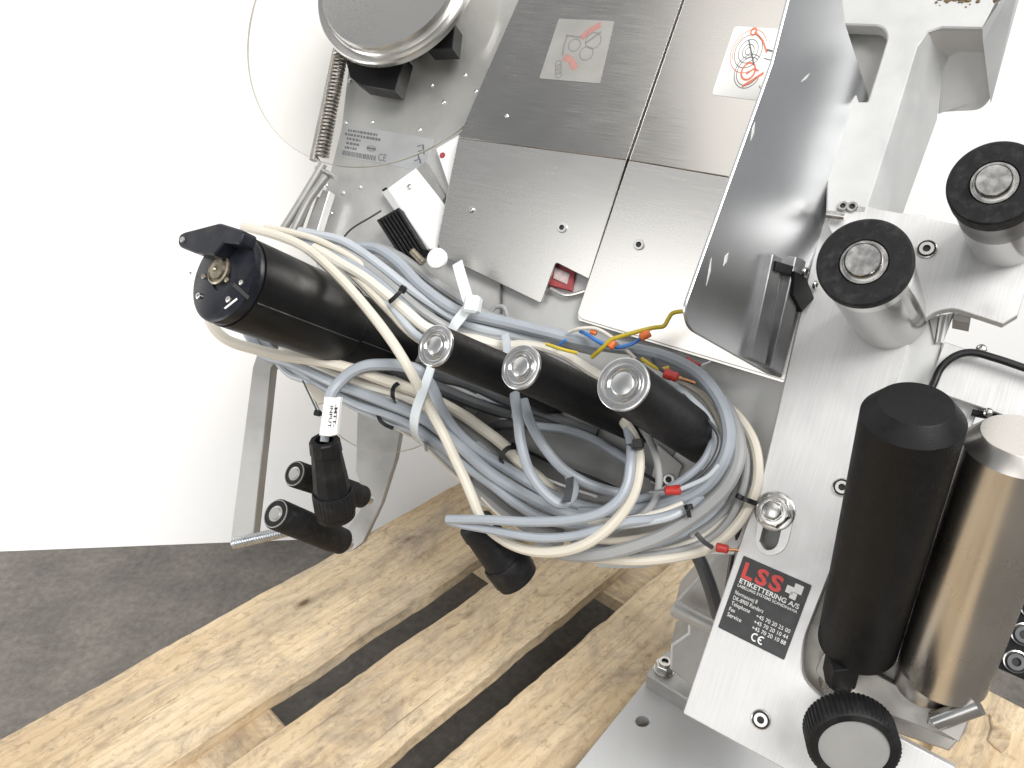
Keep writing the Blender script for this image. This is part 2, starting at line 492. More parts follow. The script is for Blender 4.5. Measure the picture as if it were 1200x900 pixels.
def wood_mat():
    m, n, b, new, link = nt('pallet_pine')
    tc = new('ShaderNodeTexCoord'); oi = new('ShaderNodeObjectInfo')
    cm = new('ShaderNodeCombineXYZ')
    ml = new('ShaderNodeMath'); ml.operation = 'MULTIPLY'; ml.inputs[1].default_value = 13.7
    link(oi.outputs['Random'], ml.inputs[0]); link(ml.outputs[0], cm.inputs[0]); link(ml.outputs[0], cm.inputs[1])
    ad = new('ShaderNodeVectorMath'); link(tc.outputs['UV'], ad.inputs[0]); link(cm.outputs[0], ad.inputs[1])
    def N(sx, sy, detail=6, rough=.6, dist=0):
        mp = new('ShaderNodeMapping'); mp.inputs['Scale'].default_value = (sx, sy, 1); link(ad.outputs[0], mp.inputs[0])
        t = new('ShaderNodeTexNoise'); t.inputs['Scale'].default_value = 1; t.inputs['Detail'].default_value = detail
        t.inputs['Roughness'].default_value = rough; t.inputs['Distortion'].default_value = dist
        link(mp.outputs[0], t.inputs['Vector']); return t.outputs['Fac']
    def mix(a, bcol, fac, mode='MIX', f=1.0):
        x = new('ShaderNodeMix'); x.data_type = 'RGBA'; x.blend_type = mode
        s = new('ShaderNodeMath'); s.operation = 'MULTIPLY'; s.inputs[1].default_value = f; link(fac, s.inputs[0]); link(s.outputs[0], x.inputs['Factor'])
        link(a, x.inputs['A'])
        if isinstance(bcol, tuple): x.inputs['B'].default_value = c4(bcol)
        else: link(bcol, x.inputs['B'])
        return x.outputs['Result']
    base = N(7, 22, 6, .6, 1.0)
    r0 = ramp(n, [(.25, (.57, .44, .275, 1)), (.5, (.67, .54, .36, 1)), (.75, (.73, .61, .435, 1))]); link(base, r0.inputs['Fac'])
    col = r0.outputs['Color']
    # growth rings bent by a low noise
    mp = new('ShaderNodeMapping'); mp.inputs['Scale'].default_value = (2.2, 26, 1); link(ad.outputs[0], mp.inputs[0])
    wv = new('ShaderNodeTexWave'); wv.wave_type = 'BANDS'; wv.bands_direction = 'Y'; wv.inputs['Scale'].default_value = .9
    wv.inputs['Distortion'].default_value = 9; wv.inputs['Detail'].default_value = 3; wv.inputs['Detail Scale'].default_value = .8
    link(mp.outputs[0], wv.inputs['Vector'])
    rw = ramp(n, [(.0, (0, 0, 0, 1)), (.75, (.1, .1, .1, 1)), (.97, (1, 1, 1, 1))]); link(wv.outputs['Fac'], rw.inputs['Fac'])
    col = mix(col, (.34, .215, .115), rw.outputs['Color'], f=.22)
    fine = N(12, 420, 4, .6)
    rf_ = ramp(n, [(.35, (1, 1, 1, 1)), (.62, (0, 0, 0, 1))]); link(fine, rf_.inputs['Fac'])
    col = mix(col, (.30, .19, .10), rf_.outputs['Color'], f=.15)
    # grey weather stains
    st = N(6, 13, 10, .72, 1.0)
    rs = ramp(n, [(.46, (0, 0, 0, 1)), (.66, (1, 1, 1, 1))]); link(st, rs.inputs['Fac'])
    col = mix(col, (.215, .19, .17), rs.outputs['Color'], f=.62)
    st2 = N(30, 50, 9, .75, 1.4)
    rs2 = ramp(n, [(.50, (0, 0, 0, 1)), (.74, (1, 1, 1, 1))]); link(st2, rs2.inputs['Fac'])
    col = mix(col, (.16, .125, .095), rs2.outputs['Color'], f=.6)
    st3 = N(70, 130, 6, .7, 1.0)
    rs3 = ramp(n, [(.54, (0, 0, 0, 1)), (.70, (1, 1, 1, 1))]); link(st3, rs3.inputs['Fac'])
    col = mix(col, (.20, .145, .095), rs3.outputs['Color'], f=.6)
    st4 = N(2.5, 7, 5, .6, .8)
    rs4 = ramp(n, [(.42, (1, 1, 1, 1)), (.6, (.86, .83, .80, 1))]); link(st4, rs4.inputs['Fac'])
    one = new('ShaderNodeValue'); one.outputs[0].default_value = 1
    col = mix(col, rs4.outputs['Color'], one.outputs[0], mode='MULTIPLY')
    # knots
    mk = new('ShaderNodeMapping'); mk.inputs['Scale'].default_value = (8, 15, 1); link(ad.outputs[0], mk.inputs[0])
    vo = new('ShaderNodeTexVoronoi'); vo.inputs['Scale'].default_value = 1; vo.inputs['Randomness'].default_value = 1; link(mk.outputs[0], vo.inputs['Vector'])
    rk = ramp(n, [(.05, (1, 1, 1, 1)), (.085, (.35, .35, .35, 1)), (.13, (0, 0, 0, 1))]); link(vo.outputs['Distance'], rk.inputs['Fac'])
    col = mix(col, (.10, .055, .03), rk.outputs['Color'], f=.9)
    # cracks
    ck = N(4, 300, 3, .5, .2)
    rc = ramp(n, [(.70, (0, 0, 0, 1)), (.74, (1, 1, 1, 1))]); link(ck, rc.inputs['Fac'])
    col = mix(col, (.10, .065, .04), rc.outputs['Color'], f=.7)
    link(col, b.inputs['Base Color']); b.inputs['Roughness'].default_value = .75; b.inputs['Specular IOR Level'].default_value = .25
    bp = new('ShaderNodeBump'); bp.inputs['Strength'].default_value = .35; bp.inputs['Distance'].default_value = .0008
    sm = new('ShaderNodeMath'); link(fine, sm.inputs[0]); link(wv.outputs['Fac'], sm.inputs[1])
    link(sm.outputs[0], bp.inputs['Height']); link(bp.outputs[0], b.inputs['Normal'])
    return m
m_wood = wood_mat()

def floor_mat():
    m, n, b, new, link = nt('mottled_grey_floor')
    tc = new('ShaderNodeTexCoord')
    def N(s, d=8, r=.6):
        t = new('ShaderNodeTexNoise'); t.inputs['Scale'].default_value = s; t.inputs['Detail'].default_value = d; t.inputs['Roughness'].default_value = r
        link(tc.outputs['Object'], t.inputs['Vector']); return t
    a = N(95, 10, .72); c = N(13, 8, .62)
    r1 = ramp(n, [(.34, (.125, .113, .100, 1)), (.5, (.160, .147, .131, 1)), (.68, (.205, .189, .170, 1))]); link(a.outputs['Fac'], r1.inputs['Fac'])
    r2 = ramp(n, [(.35, (.70, .70, .71, 1)), (.65, (1.0, 1.0, 1.0, 1))]); link(c.outputs['Fac'], r2.inputs['Fac'])
    mx = new('ShaderNodeMix'); mx.data_type = 'RGBA'; mx.blend_type = 'MULTIPLY'; mx.inputs['Factor'].default_value = 1
    link(r1.outputs['Color'], mx.inputs['A']); link(r2.outputs['Color'], mx.inputs['B'])
    link(mx.outputs['Result'], b.inputs['Base Color']); b.inputs['Roughness'].default_value = .7; b.inputs['Specular IOR Level'].default_value = .3
    bp = new('ShaderNodeBump'); bp.inputs['Strength'].default_value = .25; bp.inputs['Distance'].default_value = .0005
    link(a.outputs['Fac'], bp.inputs['Height']); link(bp.outputs[0], b.inputs['Normal'])
    return m

# ------------------------------------------------------------ the setting: floor, white backdrop wall
mb = MB(); q = mb.add([Vector(v) for v in ((-4, -4, 0), (4, -4, 0), (4, 1.35, 0), (-4, 1.35, 0))]); mb.face(q)
tag(obj('floor', mb, floor_mat()), kind='structure')
mb = MB()
wy = lambda x: .985 + .062 * x
q = mb.add([Vector((-4, wy(-4), 0.0)), Vector((4, wy(4), 0.0)), Vector((4, wy(4), 3.2)), Vector((-4, wy(-4), 3.2)),
            Vector((-4, wy(-4) + .04, 0)), Vector((4, wy(4) + .04, 0)), Vector((4, wy(4) + .04, 3.2)), Vector((-4, wy(-4) + .04, 3.2))])
for f in ((0, 1, 2, 3), (5, 4, 7, 6), (0, 4, 5, 1), (3, 2, 6, 7), (0, 3, 7, 4), (1, 5, 6, 2)):
    mb.face([q[i] for i in f])
tag(obj('wall', mb, m_wall, smooth=False), kind='structure')

# ------------------------------------------------------------ pallet
E_ = Vector((.696, .718, 0)).normalized()
PP = Vector((E_.y, -E_.x, 0))
ZU = Vector((0, 0, 1))
Q0, S1 = -.697, .735
S0 = S1 - 1.2
pallet = thing('pallet', 'worn light pine pallet with grey stains standing on the dark floor under the machine', 'pallet', E_ * ((S0 + S1) / 2) + PP * (Q0 + .4))

def board(name, s0, s1, q0, q1, z0, z1, along=True, seed=0, parent=pallet, nseg=110, rough=.0024):
    """a sawn board: rows of cross-sections with ragged, chamfered edges"""
    mb = MB()
    L = (s1 - s0) if along else (q1 - q0)
    W = (q1 - q0) if along else (s1 - s0)
    dl = E_ if along else PP
    dw = PP if along else E_
    o = E_ * s0 + PP * q0
    b = .0025
    secs = []
    for i in range(nseg + 1):
        t = L * i / nseg
        def nz(k): return (noise.noise(Vector((t * 14, k * 9.1, seed * 3.7))) + .6 * noise.noise(Vector((t * 70, k * 5.3, seed * 1.9))) + .35 * noise.noise(Vector((t * 190, k * 2.3, seed)))) * rough
        e0, e1 = nz(1), nz(2)
        zz = noise.noise(Vector((t * 3, seed, 4))) * .0012
        sec = [(e0 + b, z1 + zz), (W * .33, z1 + zz + nz(5) * .2), (W * .66, z1 + zz + nz(6) * .2), (W - e1 - b, z1 + zz), (W - e1 - nz(3) * .4, z1 - b), (W - e1, z0), (e0, z0), (e0 + nz(4) * .4, z1 - b)]
        en = .0015 * noise.noise(Vector((seed * 5, i, 1)))
        secs.append((mb.add([o + dl * t + dw * a + ZU * z for a, z in sec]), t, [a for a, z in sec]))
    per = 8
    for i in range(nseg):
        A, ta, _ = secs[i]; B, tb, _ = secs[i + 1]
        vv = [0, W * .33, W * .66, W, W + .004, W + (z1 - z0), W * 2 + .02, 2.02 * W + (z1 - z0)]
        for k in range(per):
            j = (k + 1) % per
            vj = vv[j] if j else 2.02 * W + (z1 - z0) + .004
            mb.face((A[k], A[j], B[j], B[k]), ((ta, vv[k]), (ta, vj), (tb, vj), (tb, vv[k])))
    for S, rev in ((secs[0][0], 1), (secs[-1][0], 0)):
        mb.face(S[::-1] if rev else S, [(.0, .02 * k) for k in range(per)])
    return obj(name, mb, m_wood, parent, angle=40)

for k, (a, b) in enumerate(((0, .145), (.186, .286), (.327, .472), (.513, .613), (.654, .799))):
    board('board', S0, S1, Q0 + a, Q0 + b, .126, .144, True, k + 1)
for k, (a, b) in enumerate(((0, .145), (.5275, .6725), (1.055, 1.2))):
    board('stringer_board', S0 + a, S0 + b, Q0 + .001, Q0 + .798, .104, .1258, False, k + 11, nseg=24)
for i, (a, b) in enumerate(((.002, .143), (.529, .671), (1.057, 1.198))):
    for k, (c, d) in enumerate(((.002, .1), (.3275, .4715), (.698, .798))):
        board('block', S0 + a, S0 + b, Q0 + c, Q0 + d, .001, .1038, True, i * 5 + k + 20, nseg=3)
# ------------------------------------------------------------ the labelling machine
mach = thing('labelling_machine', 'stainless and aluminium labelling machine head with black rods and steel covers on a pallet', 'labelling machine', (0.1, .52, .158))

def part(name, mb, mats, label=None, parent=None, **k):
    o = obj(name, mb, mats, parent or mach, **k)
    if label: o['label'] = label
    return o

def screw(parent, pl, px, py, rpx, h=0, kind='socket', mat=None, name='screw'):
    c = pl.pt(px, py, h); r = rpx * pl.z(px, py, h) / FPX
    up = -pl.N
    mb = MB()
    if kind == 'socket':
        lathe(mb, c, up, [(r * 1.0, -.0003), (r * 1.0, r * .35), (r * .88, r * .5), (r * .52, r * .5), (r * .5, r * .45), (r * .42, r * .12), (0, r * .1)], 18, ms=[0, 0, 0, 0, 1, 1], cap0=False)
    elif kind == 'rivet':
        lathe(mb, c, up, [(r, -.0002), (r * .92, r * .35), (r * .6, r * .62), (0, r * .75)], 12, cap0=False)
    elif kind == 'counter':
        lathe(mb, c, up, [(r * 1.12, .0001), (r * 1.10, .0012), (r * 1.0, .0014), (r * .97, .0003), (r * .80, .0003), (r * .78, .0020), (r * .42, .0020), (r * .40, .0003), (0, .0003)], 22, ms=[0, 0, 1, 1, 0, 0, 1, 1], cap0=False)
    o = obj(name, mb, [mat or m_bolt, m_lblk], parent)  # black second material stands in for shade in sockets and counterbores
    return o

# --- side plate (far left / behind the cables)
mb = MB()
prism(mb, PM, [(424, -60), (400, 150), (368, 278), (372, 330), (445, 440), (500, 520), (560, 590), (640, 632), (760, 650), (860, 650), (960, 500), (960, 250), (700, -60)], 0, .006, bev=.0006)
side = part('side_plate', mb, m_side, 'dull grey side plate with small domed rivets')
for x, y in ((410, 95), (506, 100), (545, 88), (558, 107), (436, 143), (492, 152), (405, 144), (382, 217), (402, 226), (422, 219), (388, 250), (460, 300), (520, 120), (470, 215)):
    screw(side, PM, x, y, 2.6, .0001, 'rivet', m_zinc, 'rivet')

def quad_frame(pl, quad, h):
    """label coordinates (u right, v down in 0..1) of a pixel quad on a plane"""
    c = [pl.pt(x, y, h) for x, y in quad]
    def f(u, v, dh=0):
        p = (c[0] * (1 - u) + c[1] * u) * (1 - v) + (c[3] * (1 - u) + c[2] * u) * v
        return p - pl.N * dh
    return f

def sheet(mb, f, rect, dh0, dh1, m=0, corner=0):
    u0, v0, u1, v1 = rect
    pts = [(u0, v0, corner), (u1, v0, corner), (u1, v1, corner), (u0, v1, corner)] if corner else [(u0, v0), (u1, v0), (u1, v1), (u0, v1)]
    pts = rnd(pts)
    I = mb.add([f(u, v, dh1) for u, v in pts]); J = mb.add([f(u, v, dh0) for u, v in pts])
    mb.face(I, [(u * .1, v * .1) for u, v in pts], m)
    n = len(pts)
    for i in range(n):
        mb.face((I[i], I[(i + 1) % n], J[(i + 1) % n], J[i]), None, m)

def stroke(mb, f, pts, wd, dh, m=0, asp=1.0):
    """a flat printed line through label coordinates"""
    n = len(pts)
    V = []
    for i in range(n):
        a = Vector(pts[max(i - 1, 0)]); b = Vector(pts[min(i + 1, n - 1)])
        d = b - a
        nn = Vector((-d.y, d.x)).normalized() * wd / 2
        p = Vector(pts[i])
        V.append((f(p.x + nn.x, p.y + nn.y * asp, dh), f(p.x - nn.x, p.y - nn.y * asp, dh)))
    I = mb.add([q for v in V for q in v])
    for i in range(n - 1):
        mb.face((I[2 * i], I[2 * i + 1], I[2 * i + 3], I[2 * i + 2]), None, m)

def arc(cx, cy, r, a0=0, a1=360, n=28, asp=1.0):
    return [(cx + r * math.cos(R_(a0 + (a1 - a0) * i / n)), cy + r * asp * math.sin(R_(a0 + (a1 - a0) * i / n))) for i in range(n + 1)]

def text_verts(txt, bold=0.0):
    cu = bpy.data.curves.new('lettering', 'FONT')
    cu.body = txt; cu.size = 1; cu.resolution_u = 3; cu.offset = bold
    o = bpy.data.objects.new('lettering', cu)
    COL.objects.link(o)
    dg = bpy.context.evaluated_depsgraph_get(); dg.update()
    me = bpy.data.meshes.new_from_object(o.evaluated_get(dg))
    vs = [(v.co.x, v.co.y) for v in me.vertices]; fs = [tuple(p.vertices) for p in me.polygons]
    bpy.data.objects.remove(o); bpy.data.curves.remove(cu); bpy.data.meshes.remove(me)
    return vs, fs

def text(mb, f, txt, u0, v0, u1, cap, dh, m=0, bold=0, u_anchor='l', sx=None):
    """text with its baseline at v0, stretched from u0 to u1, capital height cap (in v)"""
    vs, fs = text_verts(txt, bold)
    x0 = min(v[0] for v in vs); x1 = max(v[0] for v in vs)
    k = (u1 - u0) / (x1 - x0)
    I = mb.add([f(u0 + (x - x0) * k, v0 - y / .70 * cap, dh) for x, y in vs])
    for q in fs:
        mb.face([I[i] for i in q], None, m)

# type plate with faded print
f = quad_frame(PM, [(403, 146), (508, 163), (497, 201), (398, 183)], 0)
mb = MB(); sheet(mb, f, (0, 0, 1, 1), 0, .0004)
tp = part('type_plate', mb, m_plate, 'silver type plate with faded grey print')
mb = MB()
rr = random.Random(3)
for v, u0, u1 in ((.12, .06, .40), (.25, .03, .45), (.38, .06, .22), (.52, .06, .22), (.66, .05, .2)):
    u = u0
    while u < u1:
        wd = rr.uniform(.012, .035)
        sheet(mb, f, (u, v, min(u + wd, u1), v + .075), .0004, .0006); u += wd + rr.uniform(.006, .012)
u = .03
while u < .42:
    wd = rr.choice((.006, .01, .014)); sheet(mb, f, (u, .80, u + wd, .95), .0004, .0006); u += wd + rr.choice((.006, .009))
stroke(mb, f, arc(.36, .60, .05, asp=1.6), .008, .0006, asp=2)
stroke(mb, f, [(.31, .6), (.41, .6)], .03, .0006, asp=2)
text(mb, f, 'CE', .46, .92, .55, .22, .0006, bold=.0)
for u, v in ((.86, .3), (.88, .45), (.84, .62), (.87, .74)):
    stroke(mb, f, [(u, v), (u + .05, v - .08), (u + .07, v + .05)], .02, .0006, asp=2)
part('plate_print', mb, m_lgry, None, tp)

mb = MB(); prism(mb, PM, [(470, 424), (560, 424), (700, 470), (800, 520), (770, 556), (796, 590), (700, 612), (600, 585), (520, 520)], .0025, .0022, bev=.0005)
part('back_panel', mb, m_back, 'darker grey panel showing between the lower cables')  # recessed panel, coloured dark for the shade behind the cables
# --- unwinder hub with stepped flange, clear guide discs
hubc = PM.pt(459, -25, .055)
kz = PM.z(459, -25, .055) / FPX
mb = MB()
RH = 104 * kz
lathe(mb, hubc, PM.N, [(0, -.005), (RH * .30, -.005), (RH * .31, -.0065), (RH * .86, -.0062), (RH * .885, -.003), (RH * .885, .002), (RH * .90, .003), (RH * .985, .002), (RH, .0035), (RH, .009), (RH * .97, .011), (RH * .6, .012), (RH * .55, .05)], 96, cap0=False)
hub = part('unwinder_hub', mb, m_satin, 'round satin steel reel hub with stepped rim')
screw(hub, PM, 423, 3, 2.5, .0595, 'rivet', m_zinc, 'rivet')
for (cx, cy, rp, h, nm) in ((450, 9, 195, .018, 'clear guide disc behind the reel hub'), (458, 416, 114.5, -.02, 'small clear disc under the cables')):
    c = PM.pt(cx, cy, h); k = PM.z(cx, cy, h) / FPX
    mb = MB()
    lathe(mb, c, PM.N, [(0, 0), (rp * k - .0004, 0), (rp * k, .0005), (rp * k, .0025), (rp * k - .0004, .003), (0, .003)], 120, ms=[0, 1, 1, 1, 0])
    part('guide_disc', mb, [m_clear, m_edge], nm)
# dark blocks under the hub
for q in ([(405, 70), (474, 66), (463, 107), (423, 100), (410, 90)], [(498, 44), (533, 28), (530, 57), (500, 58)]):
    mb = MB(); prism(mb, PM, q, .032, .018)
    part('hub_block', mb, m_black)
# --- tension spring and its rods
def zpt(l): return [PM.pt(x, y, h) for x, y, h in l]
a, b = PM.pt(400, 58, .03), PM.pt(376.5, 184, .03)
ax = (b - a); n_t = 30
u, v = frame(ax)
rs = 7.2 * PM.z(390, 120, .03) / FPX
pts = [a + ax * (i / (n_t * 14)) + (u * math.cos(i / 14 * 2 * math.pi) + v * math.sin(i / 14 * 2 * math.pi)) * rs for i in range(n_t * 14 + 1)]
pts += [b + ax.normalized() * .004 + u * rs * .3, b + ax.normalized() * .009, b + ax.normalized() * .012 - v * .003]
mb = MB(); tube(mb, pts, 1.7 * PM.z(390, 120) / FPX, 7)
part('tension_spring', mb, m_spring, 'coiled steel tension spring')
for l, r in (([(396, 52, .012), (367, 188, .012)], 5), ([(379, 192, .03), (350, 240, .03), (328, 275, .03)], 5), ([(383, 206, .03), (362, 235, .03), (343, 272, .03)], 5), ([(372, 214, .016), (356, 250, .016), (346, 280, .016)], 4.5), ([(375, 232, .016), (360, 275, .016)], 4)):
    mb = MB(); tube(mb, crom(zpt(l), 6), r * .7 / FPX, 12)
    part('support_rod', mb, m_alud)
mb = MB(); tube(mb, zpt([(371, 197, .03), (393, 208, .03)]), 3.4 * .7 / FPX, 10)
part('spring_pin', mb, m_bolt)
mb = MB(); prism(mb, PM, [(378, 222), (386, 224), (368, 283), (352, 281)], .02, .01)
part('slotted_bar', mb, m_alu2)

# --- dancer arm on the far left
PA = Plane((.1, .1, 1), .70)
mb = MB()
prism(mb, PA, [(341, 395, 12), (330, 395), (305, 404, 12), (296, 430), (270, 634), (297, 628), (318, 432), (327, 417, 8), (345, 409)], 0, .014, bev=.0008)
part('dancer_arm', mb, m_alud, 'flat grey metal arm hanging left of the plug')
o0 = PA.pt(273, 637, .004); o1 = PA.pt(352, 619, .004)
mb = MB()
L = (o1 - o0).length
prof = [(0, -.001), (.0028, -.001), (.0034, 0)]
t = .0
while t < L:
    prof += [(.0054, t + .0006), (.0054, t + .0011), (.0042, t + .0018)]; t += .0024
lathe(mb, o0, o1 - o0, prof, 16)
part('threaded_bolt', mb, m_zinc, 'zinc threaded bolt at the foot of the arm')

# --- roller arm with two small black rollers
PR = Plane((.25, .05, 1), .715)
mb = MB()
prism(mb, PR, [(419, 470), (417, 551), (428, 588), (412, 612, 10), (394, 640, 8), (408, 649, 9), (425, 636), (447, 590), (464, 537), (474, 480)], 0, .008, bev=.0006)
part('roller_arm', mb, m_alud, 'flat pointed arm carrying the two small black rollers')
for (x0, y0, x1, y1, rp) in ((345, 555, 424, 582, 16), (323, 602, 400, 634, 18.5)):
    za, zb = .625, .70
    p0, p1 = P(x0, y0, za), P(x1, y1, zb)
    ax = p1 - p0; L = ax.length; r = rp * za / FPX
    mb = MB(); lathe(mb, p0, ax, [(r * .86, .0), (r * .97, .0006), (r, .002), (r, L * .86), (r * .93, L * .88), (r * .93, L), (r * .3, L)], 36)
    ro = part('guide_roller', mb, m_rubber, 'small black guide roller with a bearing in its end')
    mb = MB(); lathe(mb, p0, ax, [(0, -.001), (r * .36, -.001), (r * .40, -.0002), (r * .50, -.0006), (r * .54, .0003), (r * .80, .0003)], 30, ms=[0, 0, 0, 0, 1])
    obj('bearing', mb, [m_alud, m_rubber], ro)
    mb = MB(); lathe(mb, p0, ax, [(r * .85, .0004), (r * .86, -.0006), (r * .91, -.0005), (r * .92, .0010)], 30)
    obj('rim_ring', mb, m_alud, ro)
    mb = MB(); tube(mb, [p1 - ax * .05, p1 + ax.normalized() * .012], r * .45, 14)
    obj('axle', mb, m_bolt, ro)

# --- motor
MAX = cv(.63, .26, 1).normalized()
mf = P(260, 324, .55)
rm = .0357
mb = MB()
lathe(mb, mf, MAX, [(rm, .011), (rm * 1.0, .1185), (rm * .975, .1205), (rm * .90, .1215), (rm * .88, .124), (rm * .88, .235)], 72, cap0=True)
motor = part('motor', mb, m_black, 'black cylindrical motor with a lever on its end cap')
mb = MB()
lathe(mb, mf, MAX, [(0, .0015), (rm * .30, .0015), (rm * .31, 0), (rm * .90, 0), (rm * .97, .0012), (rm * .985, .004), (rm * .985, .0095), (rm * .96, .0108)], 72, cap1=False)
cap = part('end_cap', mb, m_navy, None, motor)
fu = (cv(1, 0, 0) - MAX * cv(1, 0, 0).dot(MAX)).normalized(); fv = MAX.cross(fu)
if fv.dot(CD) < 0: fv = -fv
PF = Plane(pts=[mf, mf + fu, mf + fv])
mb = MB()
lathe(mb, PF.pt(257, 316, 0), -MAX, [(.0118, -.001), (.0118, .0012), (.0105, .002), (.0100, .0005), (.0082, .0005), (.0078, .0026), (.003, .0030), (.0022, .0016), (0, .0012)], 28, cap0=False)
obj('shaft_boss', mb, m_gold, motor)
for x, y, r, mt in ((239, 324, 3.6, m_gold), (266, 328, 3.6, m_gold), (233, 347, 4.2, m_bolt), (268, 351, 4.2, m_bolt), (283, 331, 3.6, m_bolt), (223, 320, 2, m_bolt)):
    screw(motor, PF, x, y, r, .0002, 'rivet', mt)
# lighter worn sector of the face and the slot
mb = MB(); prism(mb, PF, [(272, 335), (290, 351), (292, 347), (275, 331)], .0004, .0004, bev=.0001)
obj('slot', mb, m_lblk, motor)
mb = MB(); prism(mb, PF, [(262, 361), (277, 349), (278, 351), (264, 362)], .0004, .0004, bev=.0001)
obj('paint_chip', mb, m_white, motor)
# the seam along the barrel
p0 = P(293, 352, .52)
ang = None
for k in range(720):
    a = math.pi * 2 * k / 720
    q = mf + MAX * .02 + (fu * math.cos(a) + fv * math.sin(a)) * rm
    d = q - CO; px = 600 + FPX * d.dot(CR) / d.dot(CF); py = 450 + FPX * d.dot(CD) / d.dot(CF)
    e = math.hypot(px - 300, py - 352) + (0 if (q - CO).length < (mf + MAX * .02 - CO).length else 500)
    if ang is None or e < ang[0]: ang = (e, a)
a = ang[1]
dr = fu * math.cos(a) + fv * math.sin(a)
mb = MB(); tube(mb, [mf + MAX * t + dr * (rm + .0001) for t in (.0115, .06, .118)], .0007, 6)
obj('seam', mb, m_lblk, motor)
mb = MB(); tube(mb, [mf + MAX * t + dr * (rm * .88 + .0001) for t in (.125, .18, .23)], .0007, 6)
obj('seam', mb, m_lblk, motor)
# lever bracket on top of the face
PB = Plane(pts=[mf, mf + fu, mf + fv])
mb = MB()
prism(mb, PB, [(208, 282, 9), (211, 273, 6), (257, 261, 2), (286, 270, 5), (281, 286, 4), (262, 284), (250, 299, 2), (228, 296), (209, 289, 6)], .012, .0118, bev=.001)
lev = part('lever', mb, m_navy, 'black lever bracket across the top of the motor', motor)
screw(motor, PB, 214, 281, 3.8, .0123, 'rivet', m_alud)

# --- three black rods with steel end caps
rods = [((510, 405), .50, (652, 464), .635, 25.5), ((610, 430), .48, (752, 498), .620, 27.5), ((730, 450), .45, (826, 518), .588, 33)]
for (a0, za, b0, zb, rp) in rods:
    p0, p1 = P(*a0, za), P(*b0, zb)
    ax = p1 - p0; L = ax.length; r = rp * za / FPX
    mb = MB(); lathe(mb, p0, ax, [(r * .92, .0006), (r * .985, .0006), (r, .002), (r * 1.06, L * .5), (r * 1.1, L - .004), (r * 1.02, L)], 48)
    rod = part('black_rod', mb, m_blackm, 'black rod with a round steel end cap')
    mb = MB()
    lathe(mb, p0, ax, [(0, -.0012), (r * .40, -.0012), (r * .43, -.0009), (r * .46, .0002), (r * .52, .0003), (r * .68, .0003), (r * .70, -.0002), (r * .76, -.0004), (r * .79, .0001), (r * .82, .0001), (r * .85, -.0006), (r * .94, -.0008), (r * .985, -.0004), (r * .995, .0016)], 56, cap1=False)
    ec = obj('end_cap', mb, m_cap, rod)
    w_ = (fu * -.8 + fv * .6)
    u, v = frame(ax)
    mb = MB()
    tube(mb, [p0 - ax.normalized() * .0002 + (u * math.cos(k * .1 + 2.6) + v * math.sin(k * .1 + 2.6)) * r * .585 for k in range(50)], r * .055, 7)
    obj('retaining_clip', mb, m_chrome, rod)

# --- tray of stainless covers
PT = Plane((.36, .15, 1), .66)
HT = .03
def bend_plane(pa, pb, pc):
    return Plane(pts=[PM.pt(*pa, HT), PM.pt(*pb, HT), PM.pt(*pc)])
PB1 = bend_plane((537, 161), (735, 187), (638, 355, .010))
PB2 = bend_plane((735, 187), (960, 232), (680, 372, .010))
mb = MB()
prism(mb, PM, [(616, -20), (537, 161), (734, 187), (806, -20)], HT, .0016, bev=.0005)
prism(mb, PB1, [(537, 161.6), (512, 285, 10), (521, 301, 8), (634, 355.5, 3), (651.5, 307.5, 3), (690, 327), (734, 187.6)], 0, .0016, bev=.0005, m=1)
cp1 = part('cover_panel', mb, [m_steel, m_satin], 'brushed stainless cover panel with a notch in its lower corner')
mb = MB()
prism(mb, PM, [(809, -20), (737.5, 187.4), (965, 226), (1000, -20)], HT + .001, .0016, bev=.0005)
prism(mb, PB2, [(737, 188), (676, 368, 4), (681, 374, 3), (920, 446), (968, 228)], .001, .0016, bev=.0005, m=1)
prism(mb, PB2, [(676, 369), (678, 376), (918, 449), (921, 445)], -.0012, .010, bev=.0005, m=1)
cp2 = part('cover_panel', mb, [m_steel, m_satin], 'brushed stainless cover panel beside the upright guard')
screw(cp1, PB1, 659, 267, 6, .0001, 'socket', m_alu2)
screw(cp2, PB2, 749, 287, 6.5, .0012, 'socket', m_alu2)
screw(cp1, PM, 594, 136, 2.5, HT, 'rivet', m_zinc, 'rivet')
screw(cp1, PB1, 553, 246, 4, .0001, 'rivet', m_steel, 'rivet')

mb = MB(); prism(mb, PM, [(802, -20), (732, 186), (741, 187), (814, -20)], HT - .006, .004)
part('seam_dark_backing', mb, m_back)  # added dark backing, its colour stands for shade in the cover gap
# pictogram stickers on the covers
f = quad_frame(PM, [(655, 22), (720, 25), (703, 98), (632, 92)], HT)
mb = MB(); sheet(mb, f, (0, 0, 1, 1), 0.0001, .0003, corner=.03)
st = part('sticker', mb, m_haze, 'faded grey pictogram sticker')
mb = MB()
stroke(mb, f, [(.50, .30), (.62, .17), (.78, .06)], .10, .0004, 0); stroke(mb, f, [(.30, .62), (.42, .66), (.55, .80)], .11, .0004, 0)
part('red_print', mb, m_pink, None, st)
mb = MB()
for q in ([(.22, .27), (.50, .29)], [(.25, .27), (.24, .44), (.27, .6)], [(.60, .38), (.82, .18)]): stroke(mb, f, q, .03, .0004)
for cx, cy, r in ((.72, .33, .13), (.66, .54, .11), (.42, .42, .10)): stroke(mb, f, arc(cx, cy, r), .016, .0004)
for k in range(4): stroke(mb, f, arc(.24 + .02 * k, .74 + .06 * k, .05, n=14), .014, .0004)
part('grey_print', mb, m_hazeg, None, st)
f = quad_frame(PM, [(861, 31), (925, 35), (897, 119), (834, 111)], HT + .001)
mb = MB(); sheet(mb, f, (0, 0, 1, 1), 0.0001, .0003, corner=.06)
